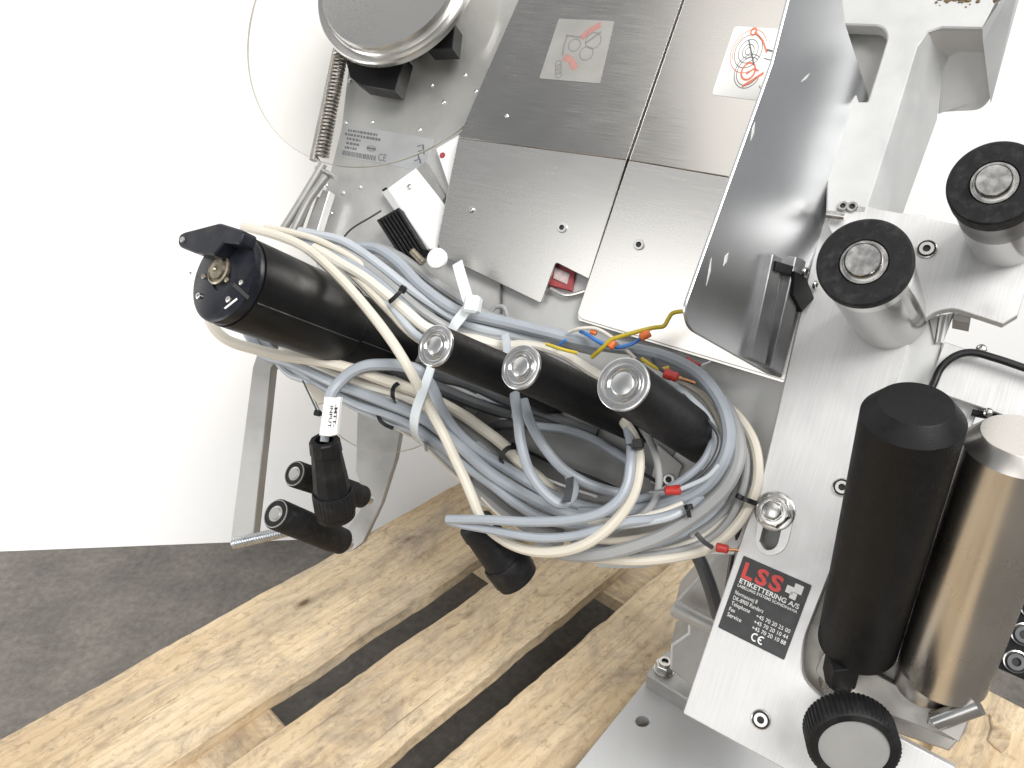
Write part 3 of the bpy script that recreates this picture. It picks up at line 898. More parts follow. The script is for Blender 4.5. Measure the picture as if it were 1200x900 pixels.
st = part('sticker', mb, m_wpaper, 'white sticker with a red threading diagram')
mb = MB()
C1, C2 = (.40, .34), (.52, .62)
stroke(mb, f, arc(*C1, .31, 60, 330), .012, .0004); stroke(mb, f, arc(*C1, .27, 150, 230), .012, .0004)
stroke(mb, f, [(.40, .06), (.60, .18), (.74, .34)], .032, .0004); stroke(mb, f, arc(.38, .06, .05, n=14), .03, .0004)
stroke(mb, f, arc(*C2, .12, n=20), .03, .0004); stroke(mb, f, [(.50, .84), (.66, .73), (.80, .62)], .04, .0004); stroke(mb, f, [(.50, .66), (.6, .58), (.7, .6)], .03, .0004)
part('red_print', mb, m_dred, None, st)
mb = MB()
for r in (.24, .17, .10, .05): stroke(mb, f, arc(*C1, r), .012, .0004)
for r in (.24, .20): stroke(mb, f, arc(*C2, r, 20, 300), .012, .0004)
stroke(mb, f, [(.34, .18), (.58, .52)], .025, .0004); stroke(mb, f, [(.72, .30), (.90, .32)], .03, .0004); stroke(mb, f, [(.72, .42), (.88, .44)], .015, .0004); stroke(mb, f, [(.8, .8), (.9, .9), (.84, 1.0)], .012, .0004)
part('grey_print', mb, m_lgry, None, st)

# upright guard: leaning polished sheet on the right of the tray
PG = Plane(pts=[P(908, 440, .548), P(1000, 150, .553), P(803, 378, .468)], up=ray(908, 440) - ray(1000, 150))
mb = MB()
prism(mb, PG, [(932, -30), (905, 75), (802, 362, 10), (808, 386, 10), (902, 439), (916, 443), (971, 243), (1018, 112), (991, 28), (984, -30)], 0, .0022, bev=.0006)
gd = part('guard', mb, m_mirror, 'scratched upright polished guard sheet with a bright edge')
for q in ([(939, 96), (944, 90), (949, 86), (945, 93)], [(880, 165), (882, 150), (885, 143), (884, 156)], [(848, 312), (850, 300), (854, 296), (852, 307)], [(828, 335), (831, 316), (834, 302), (833, 318)]):
    mb = MB(); prism(mb, PG, q, .0003, .0003, bev=.0001)
    obj('scuff', mb, m_haze2, gd)
mb = MB()
prism(mb, PG, [(906, 297, 2), (917, 303), (897, 428), (880, 420)], .0055, .006, bev=.0006)
prism(mb, PG, [(917, 308), (927, 313), (902, 428), (897, 428)], .002, .003, bev=.0004)
prism(mb, PG, [(933, 300, 2), (945, 306, 2), (940, 330), (917, 440), (903, 431)], .0065, .007, bev=.0006)
part('hinge_rail', mb, m_hinge, 'dark grooved rail along the foot of the guard')
mb = MB()
prism(mb, PG, [(911, 306), (931, 312), (927, 323), (909, 317)], .008, .006, bev=.0006)
prism(mb, PG, [(932, 318), (944, 322), (955, 350), (940, 366), (929, 345)], .009, .006, bev=.0006)
part('hinge_block', mb, m_black, 'black hinge block beside the guard')
for x, y, r in ((943, 319, 6), (955, 334, 5)):
    screw(mach, PG, x, y, r, .0095, 'socket', m_chrome, 'hinge_screw')

# --- cast frame at the upper right
mb = MB()
prism(mb, PL, [(975, -40), (1200, -40), (1172, -10), (1151, 33), (1104, 32), (1088, 37), (1075, 55), (1046, 150), (1014, 250), (968, 250)], .012, .012, holes=[[(978, 28), (1034, 30, 9), (1041, 42, 8), (1017, 119, 2), (1006, 119)]], bev=.0010)
# draft side walls and pocket
zf = lambda x, y: PL.z(x, y, .012)
FRT = [(1151, 33), (1104, 32), (1088, 37), (1075, 55), (1046, 150), (1014, 250)]
MID = [(1152, 49), (1108, 47), (1094, 52), (1081, 70), (1062, 150), (1032, 250)]
BCK = [(1160, 62), (1124, 60), (1112, 66), (1104, 84), (1098, 140), (1058, 250)]
rows = []
for row, dz in ((FRT, .0009), (MID, .012), (BCK, .045)):
    rows.append(mb.add([P(x, y, zf(x, y) + (dz if dz < .04 else .022 + .03 * min(1, max(0, (y - 55) / 75)))) for x, y in row]))
for r0, r1 in zip(rows, rows[1:]):
    for i in range(5):
        mb.face((r0[i], r0[i + 1], r1[i + 1], r1[i]))
fl = mb.add([P(x, y, zf(x, y) + .0225 + .03 * min(1, max(0, (y - 55) / 75))) for x, y in rnd([(1160, 62), (1124, 60), (1112, 66), (1104, 84), (1099, 134, 2), (1106, 131, 4), (1148, 129, 9), (1160, 118, 9), (1168, 90)])])
mb.face(fl)  # pocket floor tilted downward, shaped to look shaded
rt = mb.add([P(1200, -40, zf(1200, -40) - .0005), P(1151, 33, zf(1151, 33) - .0005), P(1152, 49, zf(1152, 49) + .012), P(1161, 122, zf(1161, 122) + .045), P(1205, -40, zf(1205, -40) + .045)])
mb.face(rt[:3]); mb.face((rt[0], rt[2], rt[3], rt[4]))
part('cast_frame', mb, m_cast, 'pale cast frame with rounded pockets')
# back of the left pocket
mb = MB(); prism(mb, PL, [(985, 10), (1050, 10), (1050, 60), (1020, 130), (1000, 130)], -.006, .003)
part('pocket_web', mb, m_alud)
mb = MB()
rr = random.Random(8)
for k in range(46):
    x, y = rr.gauss(1126, 16), rr.gauss(-2, 4.0)
    if y > 12: continue
    c = PL.pt(x, y, .0122); r = rr.uniform(.0005, .0019)
    lathe(mb, c, -PL.N, [(r, 0), (r * .8, r * .3), (0, r * .45)], 7, cap0=False)
gk = part('grease', mb, m_gunk, 'dried brown grease on the frame'); gk['kind'] = 'stuff'

# --- bracket plate with two rubber-capped rollers
mb = MB()
prism(mb, PL, [(984, 236), (1120, 262), (1215, 292), (1200, 347), (1193, 369), (1175, 380), (1117, 361, 8), (1096, 365, 8), (1081, 376), (1060, 395), (1015, 395), (985, 300), (970, 262)], .012, .009, bev=.0006)
brk = part('roller_bracket', mb, m_alu, 'flat aluminium bracket carrying two rubber-capped rollers')
screw(brk, PL, 1086, 292, 10, .0122, 'counter')
screw(brk, PL, 988, 242, 6, .0122, 'socket'); screw(brk, PL, 999, 243, 6.5, .0122, 'socket')
mb = MB(); tube(mb, [PL.pt(990, 254, .018), PL.pt(969, 251, .018)], 4.6 * .54 / FPX, 14)
obj('stop_pin', mb, m_bolt, brk)
for (a0, za, b0, zb, rp, lb) in (((1012, 307), .40, (1042, 372), .52, 53, 'rubber-capped roller beside the guard'), ((1165, 214), .385, (1181, 286), .50, 50, 'rubber-capped roller at the upper right')):
    p0, p1 = P(*a0, za), P(*b0, zb)
    ax = p1 - p0; L = ax.length; r = rp * za / FPX
    mb = MB(); lathe(mb, p0, ax, [(r * .96, .0155), (r * .965, L)], 72, cap0=False)
    ro = part('capped_roller', mb, m_body, lb)
    mb = MB(); lathe(mb, p0, ax, [(r * .50, .0015), (r * .52, 0), (r * .95, 0), (r * .992, .0010), (r, .003), (r, .0145), (r * .965, .0152)] if lb[0] == 'r' and za == .385 else [(r * .50, .0015), (r * .52, 0), (r * .95, 0), (r * .992, .0008), (r, .002), (r, .0062), (r * .965, .0068)], 72, cap0=False, cap1=False)
    obj('rubber_cap', mb, m_rubber, ro)
    mb = MB(); lathe(mb, p0, ax, [(0, -.0045), (r * .35, -.0048), (r * .385, -.0036), (r * .39, .001), (r * .43, .001), (r * .44, .0002), (r * .485, .0002), (r * .50, .0008), (r * .51, .003)], 56, cap1=False)
    obj('shaft_end', mb, m_bolt, ro)
    mb = MB(); lathe(mb, p0, ax, [(r * .963, .007 if za == .40 else .0155), (r * .963, .02 if za == .40 else .05)], 72, cap0=False, cap1=False)
    obj('collar', mb, m_chrome if za == .40 else m_dsteel, ro)

# --- mounting plate with cut-out, slot, company label
SL = [(897, 609, 9), (911, 606, 9), (916, 618), (910, 642, 8), (897, 646, 8), (890, 634)]
mb = MB()
prism(mb, PL, [(962, 262), (972, 242), (1084, 252), (1083, 350), (1068, 394), (1047, 455), (1008, 560), (985, 640), (941, 752, 14), (938, 795, 18), (962, 818, 10), (1010, 842), (1118, 899), (1142, 935), (980, 935), (800, 836, 3), (893, 560)], 0, .010, holes=[SL], bev=.0008)
mpl = part('mounting_plate', mb, m_alu, 'long bright brushed aluminium mounting plate with slot and label')
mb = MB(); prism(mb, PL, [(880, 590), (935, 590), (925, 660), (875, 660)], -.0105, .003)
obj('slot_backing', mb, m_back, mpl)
# raised washer track round the slot
mb = MB()
prism(mb, PL, [(890, 594, 16), (928, 584, 16), (932, 600), (922, 645, 16), (900, 654, 14), (883, 640, 12)], .0004, .0006, holes=[SL], bev=.0003)
obj('slot_track', mb, m_alu2, mpl)
c = PL.pt(908, 599, 0); kk = PL.z(908, 599) / FPX
mb = MB(); lathe(mb, c, -PL.N, [(23 * kk, .0004), (23 * kk, .0016), (21.5 * kk, .0022), (12 * kk, .0022)], 40, cap0=False, cap1=False)
nut = obj('washer', mb, m_bolt, mpl)
mb = MB(); lathe(mb, c, -PL.N, [(20.5 * kk, .002), (20.5 * kk, .0085), (18 * kk, .0098), (14 * kk, .0098), (13.2 * kk, .0112), (11.5 * kk, .0112), (11 * kk, .010)], 6, cap0=False, cap1=False)
lathe(mb, c, -PL.N, [(17.3 * kk, .0085), (16.5 * kk, .0104), (14 * kk, .0108), (12.6 * kk, .0108), (12.2 * kk, .009)], 36, cap0=False, cap1=False)
lathe(mb, c, -PL.N, [(10.6 * kk, .008), (10.6 * kk, .0125), (9 * kk, .0142), (5 * kk, .0150), (0, .0151)], 30, cap0=False)
hx = obj('hex_nut', mb, m_bolt, mpl)
screw(mpl, PL, 987, 571, 9.5, .0002, 'counter'); screw(mpl, PL, 892, 843, 10, .0002, 'counter')
f = quad_frame(PL, [(871.5, 651), (951.5, 686), (919, 773.5), (841.5, 735)], 0)
mb = MB(); sheet(mb, f, (0, 0, 1, 1), .0001, .0004, corner=.02)
lb = obj('company_label', mb, m_label, mach); lb['label'] = 'charcoal sticker printed LSS in red above white lines of text'
mb = MB(); D = .0006
for k, (u0, u1) in enumerate(((.064, .222), (.262, .43), (.465, .645))):
    text(mb, f, 'LSS'[k], u0, .262 - .004 * k, u1, .195, D, 0, bold=.035)
obj('red_lettering', mb, m_lred, lb)
mb = MB()
text(mb, f, 'ETIKETTERING A/S', .068, .345, .945, .062, D, 0, bold=.022)
text(mb, f, 'LABELLING SYSTEMS SCANDINAVIA', .064, .400, .945, .036, D, 0, bold=.012)
for t, v, u1 in (('Normansvej 8', .505, .40), ('DK-8900 Randers', .580, .52), ('Telephone', .655, .35), ('Fax', .735, .155), ('Service', .81, .28)):
    text(mb, f, t, .064, v, u1, .052, D, 0)
for t, v in (('+45 70 20 25 00', .668), ('+45 70 20 10 44', .748), ('+45 70 20 10 88', .826)):
    text(mb, f, t, .45, v, .945, .052, D, 0)
obj('white_lettering', mb, m_lwht, lb)
mb = MB()
for u0, v0, s in ((.795, .055, .12), (.70, .115, .10), (.775, .175, .09)):
    sheet(mb, f, (u0, v0, u0 + s, v0 + s * .95), .0004, .0006 + .0001 * (u0 > .79))
obj('square_emblem', mb, m_lwht, lb)
mb = MB()
stroke(mb, f, arc(.535, .905, .045, 60, 300, 18), .018, D); stroke(mb, f, arc(.63, .905, .045, 60, 300, 18), .018, D); stroke(mb, f, [(.588, .905), (.628, .905)], .018, D)
obj('ce_mark', mb, m_lwht, lb)

# --- press rollers standing in the yoke
def roller(p0, p1, r, name, mats, label, prof):
    ax = p1 - p0
    mb = MB(); lathe(mb, p0, ax, prof(r, ax.length), 72)
    return part(name, mb, mats, label)
br0, br1 = P(1073, 474, .372), P(1004, 755, .498)
rb = 57.5 * .372 / FPX
bl = roller(br0, br1, rb, 'press_roller', m_blackm, 'thick matt black press roller', lambda r, L: [(0, -.0008), (r * .70, -.0008), (r * .72, -.0004), (r, r * .34), (r, L - r * .12), (r * .93, L - .0005), (r * .40, L), (0, L)])
ba = (br1 - br0).normalized()
bu = (CR - ba * CR.dot(ba)).normalized(); bw = ba.cross(bu)
mb = MB(); boxv(mb, P(985, 786, .494), bu * .0085, bw * .008, ba * .014)
obj('square_journal', mb, m_blackm, bl)
sr0, sr1 = P(1199, 512, .372), P(1105, 788, .470)
rs_ = 59 * .372 / FPX
sl = roller(sr0, sr1, rs_, 'steel_roller', m_roll, 'thick satin steel roller beside the black one', lambda r, L: [(0, -.0008), (r * .74, -.0008), (r * .76, -.0004), (r, r * .30), (r, L - r * .04), (r * .97, L), (r * .3, L + .0005), (0, L + .0005)])
sa = (sr1 - sr0).normalized()
su = (CR - sa * CR.dot(sa)).normalized(); sw = sa.cross(su)
mb = MB(); lathe(mb, sr1 - sa * .004 - su * .010, sa, [(rs_ * .66, 0), (rs_ * .66, .016), (rs_ * .62, .0175)], 40)
obj('journal', mb, m_roll, sl)
q0 = P(1094, 846, .462); q1 = P(1147, 826, .448)
mb = MB(); lathe(mb, q0, q1 - q0, [(.0, 0), (.0052, 0), (.0060, .001), (.0060, (q1 - q0).length), (.0, (q1 - q0).length)], 28)
obj('cross_pin', mb, m_chrome, sl)

# --- yoke floor, ledge blocks, rails behind the rollers
mb = MB()
prism(mb, PL, [(930, 690), (1000, 560), (1070, 395), (1130, 480), (1180, 560), (1170, 700), (1143, 826), (1130, 860), (1112, 880), (1040, 856), (945, 815)], -.022, .012, bev=.0008)
part('yoke', mb, m_yoke, 'grey yoke floor under the two thick rollers')
mb = MB(); prism(mb, PL, [(955, 786, 4), (966, 762, 4), (1010, 782), (1088, 822), (1130, 842), (1118, 868), (1080, 852), (975, 812)], -.008, .012, bev=.0006)
part('yoke_ledge', mb, m_yoke)
mb = MB(); prism(mb, PL, [(962, 770), (976, 752), (990, 762), (972, 800)], -.004, .004, bev=.0005)
part('yoke_lug', mb, m_yoke)
mb = MB(); prism(mb, PL, [(1096, 822), (1136, 842), (1124, 870), (1086, 848)], -.003, .005, bev=.0005)
part('yoke_lug', mb, m_yoke)
for q, h, m in (([(1116, 512), (1128, 516), (1040, 742), (1027, 738)], -.004, m_alu), ([(1128, 512), (1142, 506), (1060, 730), (1046, 726)], -.010, m_alu2), ([(1046, 698), (1072, 704), (1052, 776), (1030, 768)], -.008, m_alu2)):
    mb = MB(); prism(mb, PL, q, h, .008, bev=.0005)
    part('guide_rail', mb, m)
# grey plate and trimmed corner under the bracket
mb = MB(); prism(mb, PL, [(1063, 394), (1086, 372), (1118, 366), (1104, 402), (1092, 452), (1110, 520), (1040, 560), (1044, 452)], -.006, .006, bev=.0005)
part('support_plate', mb, m_cast, 'pale support plate beside the black roller')
mb = MB(); prism(mb, PL, [(1088, 373), (1101, 370), (1095, 402)], -.0045, .002)
prism(mb, PL, [(1117, 366), (1138, 370), (1136, 380), (1116, 376)], -.002, .02)
part('strut', mb, m_alud)
mb = MB(); prism(mb, PL, [(1101, 368), (1106, 368), (1098, 402), (1096, 401)], -.003, .004); prism(mb, PL, [(1108, 368), (1112, 368), (1105, 402), (1101, 402)], -.003, .004)
part('strut', mb, m_alu)
mb = MB(); prism(mb, PL, [(1106, 400, 4), (1140, 411), (1225, 438), (1225, 502), (1180, 488), (1113, 465), (1090, 455), (1096, 430)], -.003, .014, bev=.0006)
side_bracket = part('side_bracket', mb, m_alu, 'light aluminium bracket carrying the black cable')
screw(side_bracket, PL, 1150, 409, 6, .001, 'rivet', m_bolt, 'stud')
screw(mach, PL, 1158, 483, 5.5, -.002, 'rivet', m_bolt, 'stud')
mb = MB(); prism(mb, PL, [(1112, 466), (1148, 478), (1138, 500), (1120, 530), (1108, 520)], -.012, .006)
part('rail_head', mb, m_alu)
mb = MB(); prism(mb, PL, [(1140, 479), (1182, 489), (1178, 494), (1138, 486)], -.006, .006)
part('rail_shim', mb, m_black)
# black terminal block at the right edge
PBk = Plane((.3, .1, 1), .62)
mb = MB(); prism(mb, PBk, [(1204, 690), (1225, 690), (1225, 808), (1169, 783)], 0, .02, bev=.0008)
tb = part('terminal_block', mb, m_black, 'black block with socket screws beside the steel roller')
for x, y in ((1190, 775), (1199, 743), (1210, 712)):
    screw(tb, PBk, x, y, 12, .0002, 'counter', m_chrome)

# --- knurled knob
kc = P(1001, 879, .452)
kax = cv(.25, -.30, 1).normalized()
rk = 53 * .452 / FPX
mb = MB()
NT = 58
def knurl(i, k):
    return 1.0 if i % 4 < 2 else .968
lathe(mb, kc, kax, [(rk * .74, .0012), (rk * .75, 0), (rk * .90, 0), (rk * .94, .0008)], NT * 4, cap0=False, cap1=False)
lathe(mb, kc, kax, [(rk * .94, .0008), (rk * .985, .0022), (rk, .018), (rk * .96, .020)], NT * 4, rf=lambda i, k: 1.0 if k == 0 else knurl(i, k), cap0=False)
kn = part('adjusting_knob', mb, m_plug, 'black knurled knob with a grey centre disc')
mb = MB(); lathe(mb, kc, kax, [(0, .0011), (rk * .735, .0011), (rk * .745, .0016)], 72, cap1=False)
obj('centre_disc', mb, m_knob, kn)
mb = MB(); lathe(mb, kc + kax * .02, kax, [(rk * .4, 0), (rk * .4, .045)], 32)
obj('spindle', mb, m_bolt, kn)

# --- cast foot, base plate on the pallet
def G(px, py, z):                                     # pixel on a horizontal level z
    r = ray(px, py)
    return CO + r * ((z - CAMZ) / r.z)
class Level(Plane):
    def __init__(s, z):
        s.N = Vector((0, 0, -1)); s.k = CAMZ - z
        s.A = Vector((1, 0, 0)); s.B = Vector((0, -1, 0))
ZB = .158
LB = Level(ZB)
mb = MB()
hole = [(753 + 8.5 * math.cos(k / 12 * 2 * math.pi), 845 + 6.6 * math.sin(k / 12 * 2 * math.pi)) for k in range(12)]
prism(mb, LB, [(560, 1040), (758, 796), (806, 738), (1000, 738), (1040, 790), (1040, 1040)], 0, .0135, holes=[hole], bev=.0006)
part('base_plate', mb, m_base, 'grey painted steel base plate lying on the pallet')
LF = Level(ZB + .018)
mb = MB()
prism(mb, LF, [(757, 790, 3), (776, 766), (830, 735), (900, 735), (900, 850), (803, 818)], 0, .0178, bev=.0015)
foot = part('foot_casting', mb, m_foot, 'rough grey cast foot bolted to the base plate')
PQ = Plane((.30, -.05, 1), .74)
mb = MB()
prism(mb, PQ, [(786, 756), (806, 742), (806, 716), (792, 704), (823, 670, 3), (850, 640), (880, 640), (880, 850), (820, 812), (785, 785)], .02, .06, bev=.002)
obj('column', mb, m_foot, foot)
p0, p1 = P(789, 712, .655), P(842, 738, .64)
mb = MB(); lathe(mb, p0, p1 - p0, [(0, -.0005), (.0055, -.0005), (.0072, .0012), (.0072, (p1 - p0).length * .86), (.0064, (p1 - p0).length * .87), (.0064, (p1 - p0).length)], 24)
obj('boss', mb, m_foot, foot)
mb = MB(); tube(mb, crom([P(812, 735, .69), P(818, 752, .69), (P(836, 764, .68))], 8), .0022, 10)
obj('cast_web', mb, m_foot, foot)
c = G(778, 785, ZB + .0182)
mb = MB()
lathe(mb, c, ZU, [(.0105, 0), (.0105, .0016)], 28, cap0=False)
lathe(mb, c, ZU, [(.0094, .0016), (.0094, .009), (.0086, .0098)], 6, cap0=False)
lathe(mb, c, ZU, [(.0064, .009), (.0062, .0125), (.0036, .0126), (.0034, .006), (0, .006)], 24, ms=[0, 0, 1, 1], cap0=False)
obj('foot_bolt', mb, [m_bolt, m_lblk], foot)  # black socket bottom stands for shade in the bolt recess

mb = MB(); prism(mb, Level(.1475), [(1160, 835), (1170, 846), (1186, 858), (1183, 872), (1174, 880), (1166, 874), (1158, 866), (1163, 852)], 0, .004, bev=.0012)
sp_ = obj('splinter', mb, m_wood, pallet)
# --- sensor at the upper left: bracket, ribbed heat sink, dial
mb = MB(); prism(mb, PM, [(451, 223), (487, 197), (526, 246), (512, 292), (499, 291)], .008, .004, bev=.0005)
sb = part('sensor_bracket', mb, m_white, 'white sensor bracket beside the ribbed black block')
mb = MB(); prism(mb, PM, [(447, 225), (454, 221), (503, 291), (496, 296)], .013, .010, bev=.0006)
obj('edge_strip', mb, m_alu, sb)
mb = MB(); prism(mb, PM, [(488, 198), (498, 189), (522, 230), (516, 240)], .006, .005, bev=.0005)
obj('edge_strip', mb, m_alud, sb)
screw(sb, PM, 480, 219, 3.6, .0083, 'rivet', m_bolt)
mb = MB()
A0, A1, B1, B0 = (441, 258), (467, 243), (497, 291), (471, 304)
prism(mb, PM, [A0, A1, B1, B0], .022, .016, bev=.0006)
for k in range(7):
    t0 = k / 7 + .02; t1 = t0 + .085
    L2 = lambda a, b, t: (a[0] + (b[0] - a[0]) * t, a[1] + (b[1] - a[1]) * t)
    prism(mb, PM, [L2(A0, A1, t0), L2(A0, A1, t1), L2(B0, B1, t1), L2(B0, B1, t0)], .027, .005, bev=.0004)
part('heat_sink', mb, m_rubber, 'ribbed black block on the sensor bracket')
mb = MB(); prism(mb, PM, [(447, 222), (452, 219), (466, 240), (461, 243)], .012, .01)
part('sensor_stub', mb, m_black)
mb = MB(); tube(mb, zpt([(483, 294, .03), (496, 308, .028)]), 4.5 * .66 / FPX, 14)
part('cable_gland', mb, m_gold)
mb = MB(); c = PM.pt(511, 302, .046); k = PM.z(511, 302) / FPX
lathe(mb, c, PM.N, [(0, 0), (10.5 * k, 0), (11.5 * k, .0008), (11.5 * k, .004)], 32)
part('round_cap', mb, m_white)
mb = MB(); c = PM.pt(564, 186, .006); k = PM.z(564, 186) / FPX
lathe(mb, c, PM.N, [(0, 0), (42 * k, 0), (42.2 * k, .0003), (45.5 * k, .0003), (46 * k, .001), (46 * k, .006)], 64, ms=[0, 0, 1, 1, 1])
dl = part('reel_disc', mb, [m_white, m_black], 'white disc with a black rim half behind the cover')
mb = MB(); prism(mb, PM, [(511, 174), (541, 156), (546, 168), (533, 225), (527, 222)], .010, .003, bev=.0004)
part('white_tab', mb, m_white)
mb = MB(); c = PM.pt(518.5, 182, .0103); lathe(mb, c, -PM.N, [(3.6 * k, 0), (3.6 * k, .0004), (0, .0004)], 20, cap0=False)
part('red_dot', mb, m_dial)
# red-framed block seen through the notch, small clip plate lower down
mb = MB(); prism(mb, PM, [(645, 310), (651, 307), (674, 318), (670, 341), (643, 334)], .005, .005, bev=.0006)
rbk = part('fuse_block', mb, m_dial, 'small red-edged block in the notch of the cover')
mb = MB(); prism(mb, PM, [(650, 313), (668, 321), (664, 333), (648, 326)], .0062, .003, bev=.0003)
obj('window', mb, m_pinkw, rbk)
mb = MB(); tube(mb, crom(zpt([(645, 338, .006), (664, 346, .006), (690, 340, .006)]), 6), .0018, 8); part('cable_clip', mb, m_bolt)
screw(side, PM, 563, 491, 5, .0002, 'counter')
mb = MB(); prism(mb, PM, [(544, 477), (554, 469), (562, 480), (552, 492)], .003, .003); part('mounting_lug', mb, m_alud)
mb = MB(); prism(mb, PM, [(770, 520), (800, 545), (790, 572), (762, 566)], .006, .006)
part('mounting_lug', mb, m_alud)
screw(mach, PM, 784, 562, 7, .007, 'socket', m_chrome, 'socket_screw')
mb = MB(); prism(mb, PM, [(352, 442), (385, 452), (388, 470), (372, 474)], .02, .003); part('tab_plate', mb, m_cream)

# ------------------------------------------------------------ cables: each one a thing of its own
def cable(name, label, mat, wpx, pts, group=None, n=10, cat='cable', zabs=False):
    W = crom([PM.pt(x, y, h) for x, y, h in pts], 7)
    zm = sum(PM.z(x, y, h) for x, y, h in pts) / len(pts)
    # slight irregular waviness
    sd = rr.uniform(0, 90)
    W = [p + Vector((noise.noise(p * 22 + Vector((sd, 0, 0))), noise.noise(p * 22 + Vector((0, sd, 0))), noise.noise(p * 22 + Vector((0, 0, sd))))) * .0009 for p in W]
    mb = MB(); tube(mb, W, wpx * .95 / 2 * zm / FPX, n)
    o = obj(name, mb, mat, None)
    return tag(o, label, cat, group)
rr = random.Random(21)
GU = 'cables bundled above the black rods'
GLo = 'cables bundled below the black rods'
GR = 'cables coiled round the rod ends'
C = cable
# over the motor, down across the bundle and back up behind the third rod
C('cable', 'cream cable running over the motor and crossing in front of the lower bundle', m_cream, 13, [(286, 266, .075), (300, 269, .095), (325, 276, .105), (358, 291, .112), (383, 311, .115), (408, 336, .115), (430, 362, .11), (447, 383, .105), (463, 405, .10), (475, 425, .097), (487, 447, .094), (503, 478, .09), (522, 512, .086), (538, 548, .08), (553, 583, .075), (566, 612, .07), (592, 634, .072), (622, 645, .078), (655, 646, .085), (688, 636, .09), (720, 613, .093), (740, 585, .093), (747, 560, .09), (748, 532, .085), (743, 515, .08), (733, 498, .06), (720, 478, .04)])
C('cable', 'cream cable looping out under the motor into the lower bundle', m_cream, 14, [(256, 350, .06), (244, 366, .07), (250, 384, .075), (268, 400, .078), (300, 410, .078), (333, 417, .076), (367, 422, .074), (400, 429, .072), (425, 436, .068), (452, 446, .062), (482, 457, .055), (510, 470, .045), (533, 482, .04), (555, 495, .038), (587, 519, .038), (607, 540, .038), (633, 561, .036), (655, 581, .034), (690, 598, .03), (740, 606, .025), (800, 590, .03)])
C('cable', 'cream cable under the small black tie of the lower bundle', m_ivory, 13, [(330, 408, .05), (367, 428, .052), (400, 442, .052), (430, 452, .052), (458, 460, .052), (484, 470, .05), (508, 486, .045), (535, 510, .032), (570, 540, .03), (610, 568, .028)], GLo)
C('cable', 'pale yellow cable along the lowest edge of the lower bundle', m_ivory, 7, [(440, 486, .02), (470, 504, .022), (493, 518, .024), (515, 538, .024), (533, 556, .024), (560, 577, .024), (588, 604, .024), (630, 630, .024)], GLo)
C('cable', 'blue-grey cable bending from the tagged plug up into the lower bundle', m_grey, 15, [(386, 470, .085), (389, 460, .085), (398, 449, .082), (412, 437, .079), (430, 429, .076), (450, 427, .073), (470, 428, .07), (490, 434, .065), (505, 452, .056), (517, 480, .052), (533, 504, .05), (560, 528, .048), (587, 545, .046), (617, 563, .044), (650, 582, .04), (700, 598, .034), (760, 596, .034)])
C('cable', 'grey cable from under the motor through the middle of the lower bundle', m_grey, 14, [(286, 378, .04), (292, 394, .044), (308, 415, .046), (342, 427, .052), (367, 437, .054), (392, 449, .056), (417, 459, .056), (450, 471, .056), (482, 484, .056), (510, 500, .056), (538, 523, .056), (567, 549, .055), (602, 572, .053), (627, 586, .05), (658, 600, .046), (700, 608, .04), (760, 604, .036)], GLo)
C('cable', 'grey cable second from the bottom edge of the lower bundle', m_grey, 13, [(296, 384, .036), (318, 412, .038), (350, 434, .042), (382, 454, .045), (415, 472, .048), (450, 484, .05), (482, 498, .05), (515, 521, .05), (550, 547, .05), (577, 568, .05), (608, 592, .048), (640, 608, .044), (700, 618, .04)], GLo)
C('cable', 'grey cable bulging out lowest below the motor', m_greyl, 9, [(300, 396, .03), (322, 420, .034), (338, 438, .038), (355, 445, .04), (373, 448, .042), (395, 456, .042), (420, 470, .04)], GLo)
C('cable', 'thick dark grey cable behind the lower bundle', m_greyd, 22, [(370, 448, .01), (400, 462, .014), (440, 482, .018), (480, 500, .02), (510, 522, .02), (545, 555, .02), (575, 582, .02), (610, 610, .022), (660, 632, .024)], GLo)
C('cable', 'light grey cable under the short black tie below the bundle', m_greyl, 10, [(395, 466, .03), (430, 484, .034), (460, 496, .036), (490, 508, .038), (520, 532, .036), (550, 562, .03)], GLo)
C('cable', 'grey cable hidden behind the cream ones under the motor', m_greyd, 13, [(318, 398, .03), (350, 414, .03), (385, 430, .034), (430, 440, .036), (470, 450, .036), (500, 468, .034), (540, 496, .028), (575, 528, .026), (610, 556, .024)], GLo)
C('cable', 'ivory cable stub beside the tie under the motor', m_ivory, 11, [(345, 398, .03), (365, 408, .034), (385, 418, .036), (400, 424, .034), (430, 430, .02)], GLo)
# upper bundle
C('cable', 'blue-grey cable on top of the upper bundle running out right round the coil', m_grey, 16, [(418, 290, .045), (442, 292, .05), (467, 308, .052), (495, 336, .052), (533, 363, .05), (573, 374, .046), (607, 382, .044), (640, 390, .042), (693, 403, .04), (748, 411, .042), (787, 421, .046), (818, 437, .05), (840, 463, .054), (852, 490, .058), (854, 518, .06), (845, 545, .062), (828, 568, .062), (800, 584, .06), (770, 594, .058), (720, 600, .05), (680, 601, .04)])
C('cable', 'grey cable second from the top of the upper bundle', m_greyl, 13, [(352, 272, .05), (372, 276, .056), (400, 283, .058), (425, 297, .058), (450, 315, .056), (475, 335, .054), (502, 354, .05), (533, 372, .046), (560, 384, .042), (590, 390, .038), (623, 396, .034), (660, 402, .03), (700, 412, .026)], GU)
C('cable', 'grey cable in the middle of the upper bundle above the black tie', m_greyd, 12, [(350, 277, .054), (372, 285, .06), (408, 299, .064), (442, 322, .064), (470, 345, .062), (498, 368, .056), (525, 384, .048), (560, 394, .04), (600, 400, .034)], GU)
C('cable', 'grey cable beside the cream one under the upper black tie', m_grey, 12, [(352, 281, .058), (375, 291, .066), (417, 313, .07), (442, 331, .07), (468, 354, .067), (490, 375, .06), (512, 390, .05), (545, 398, .04)], GU)
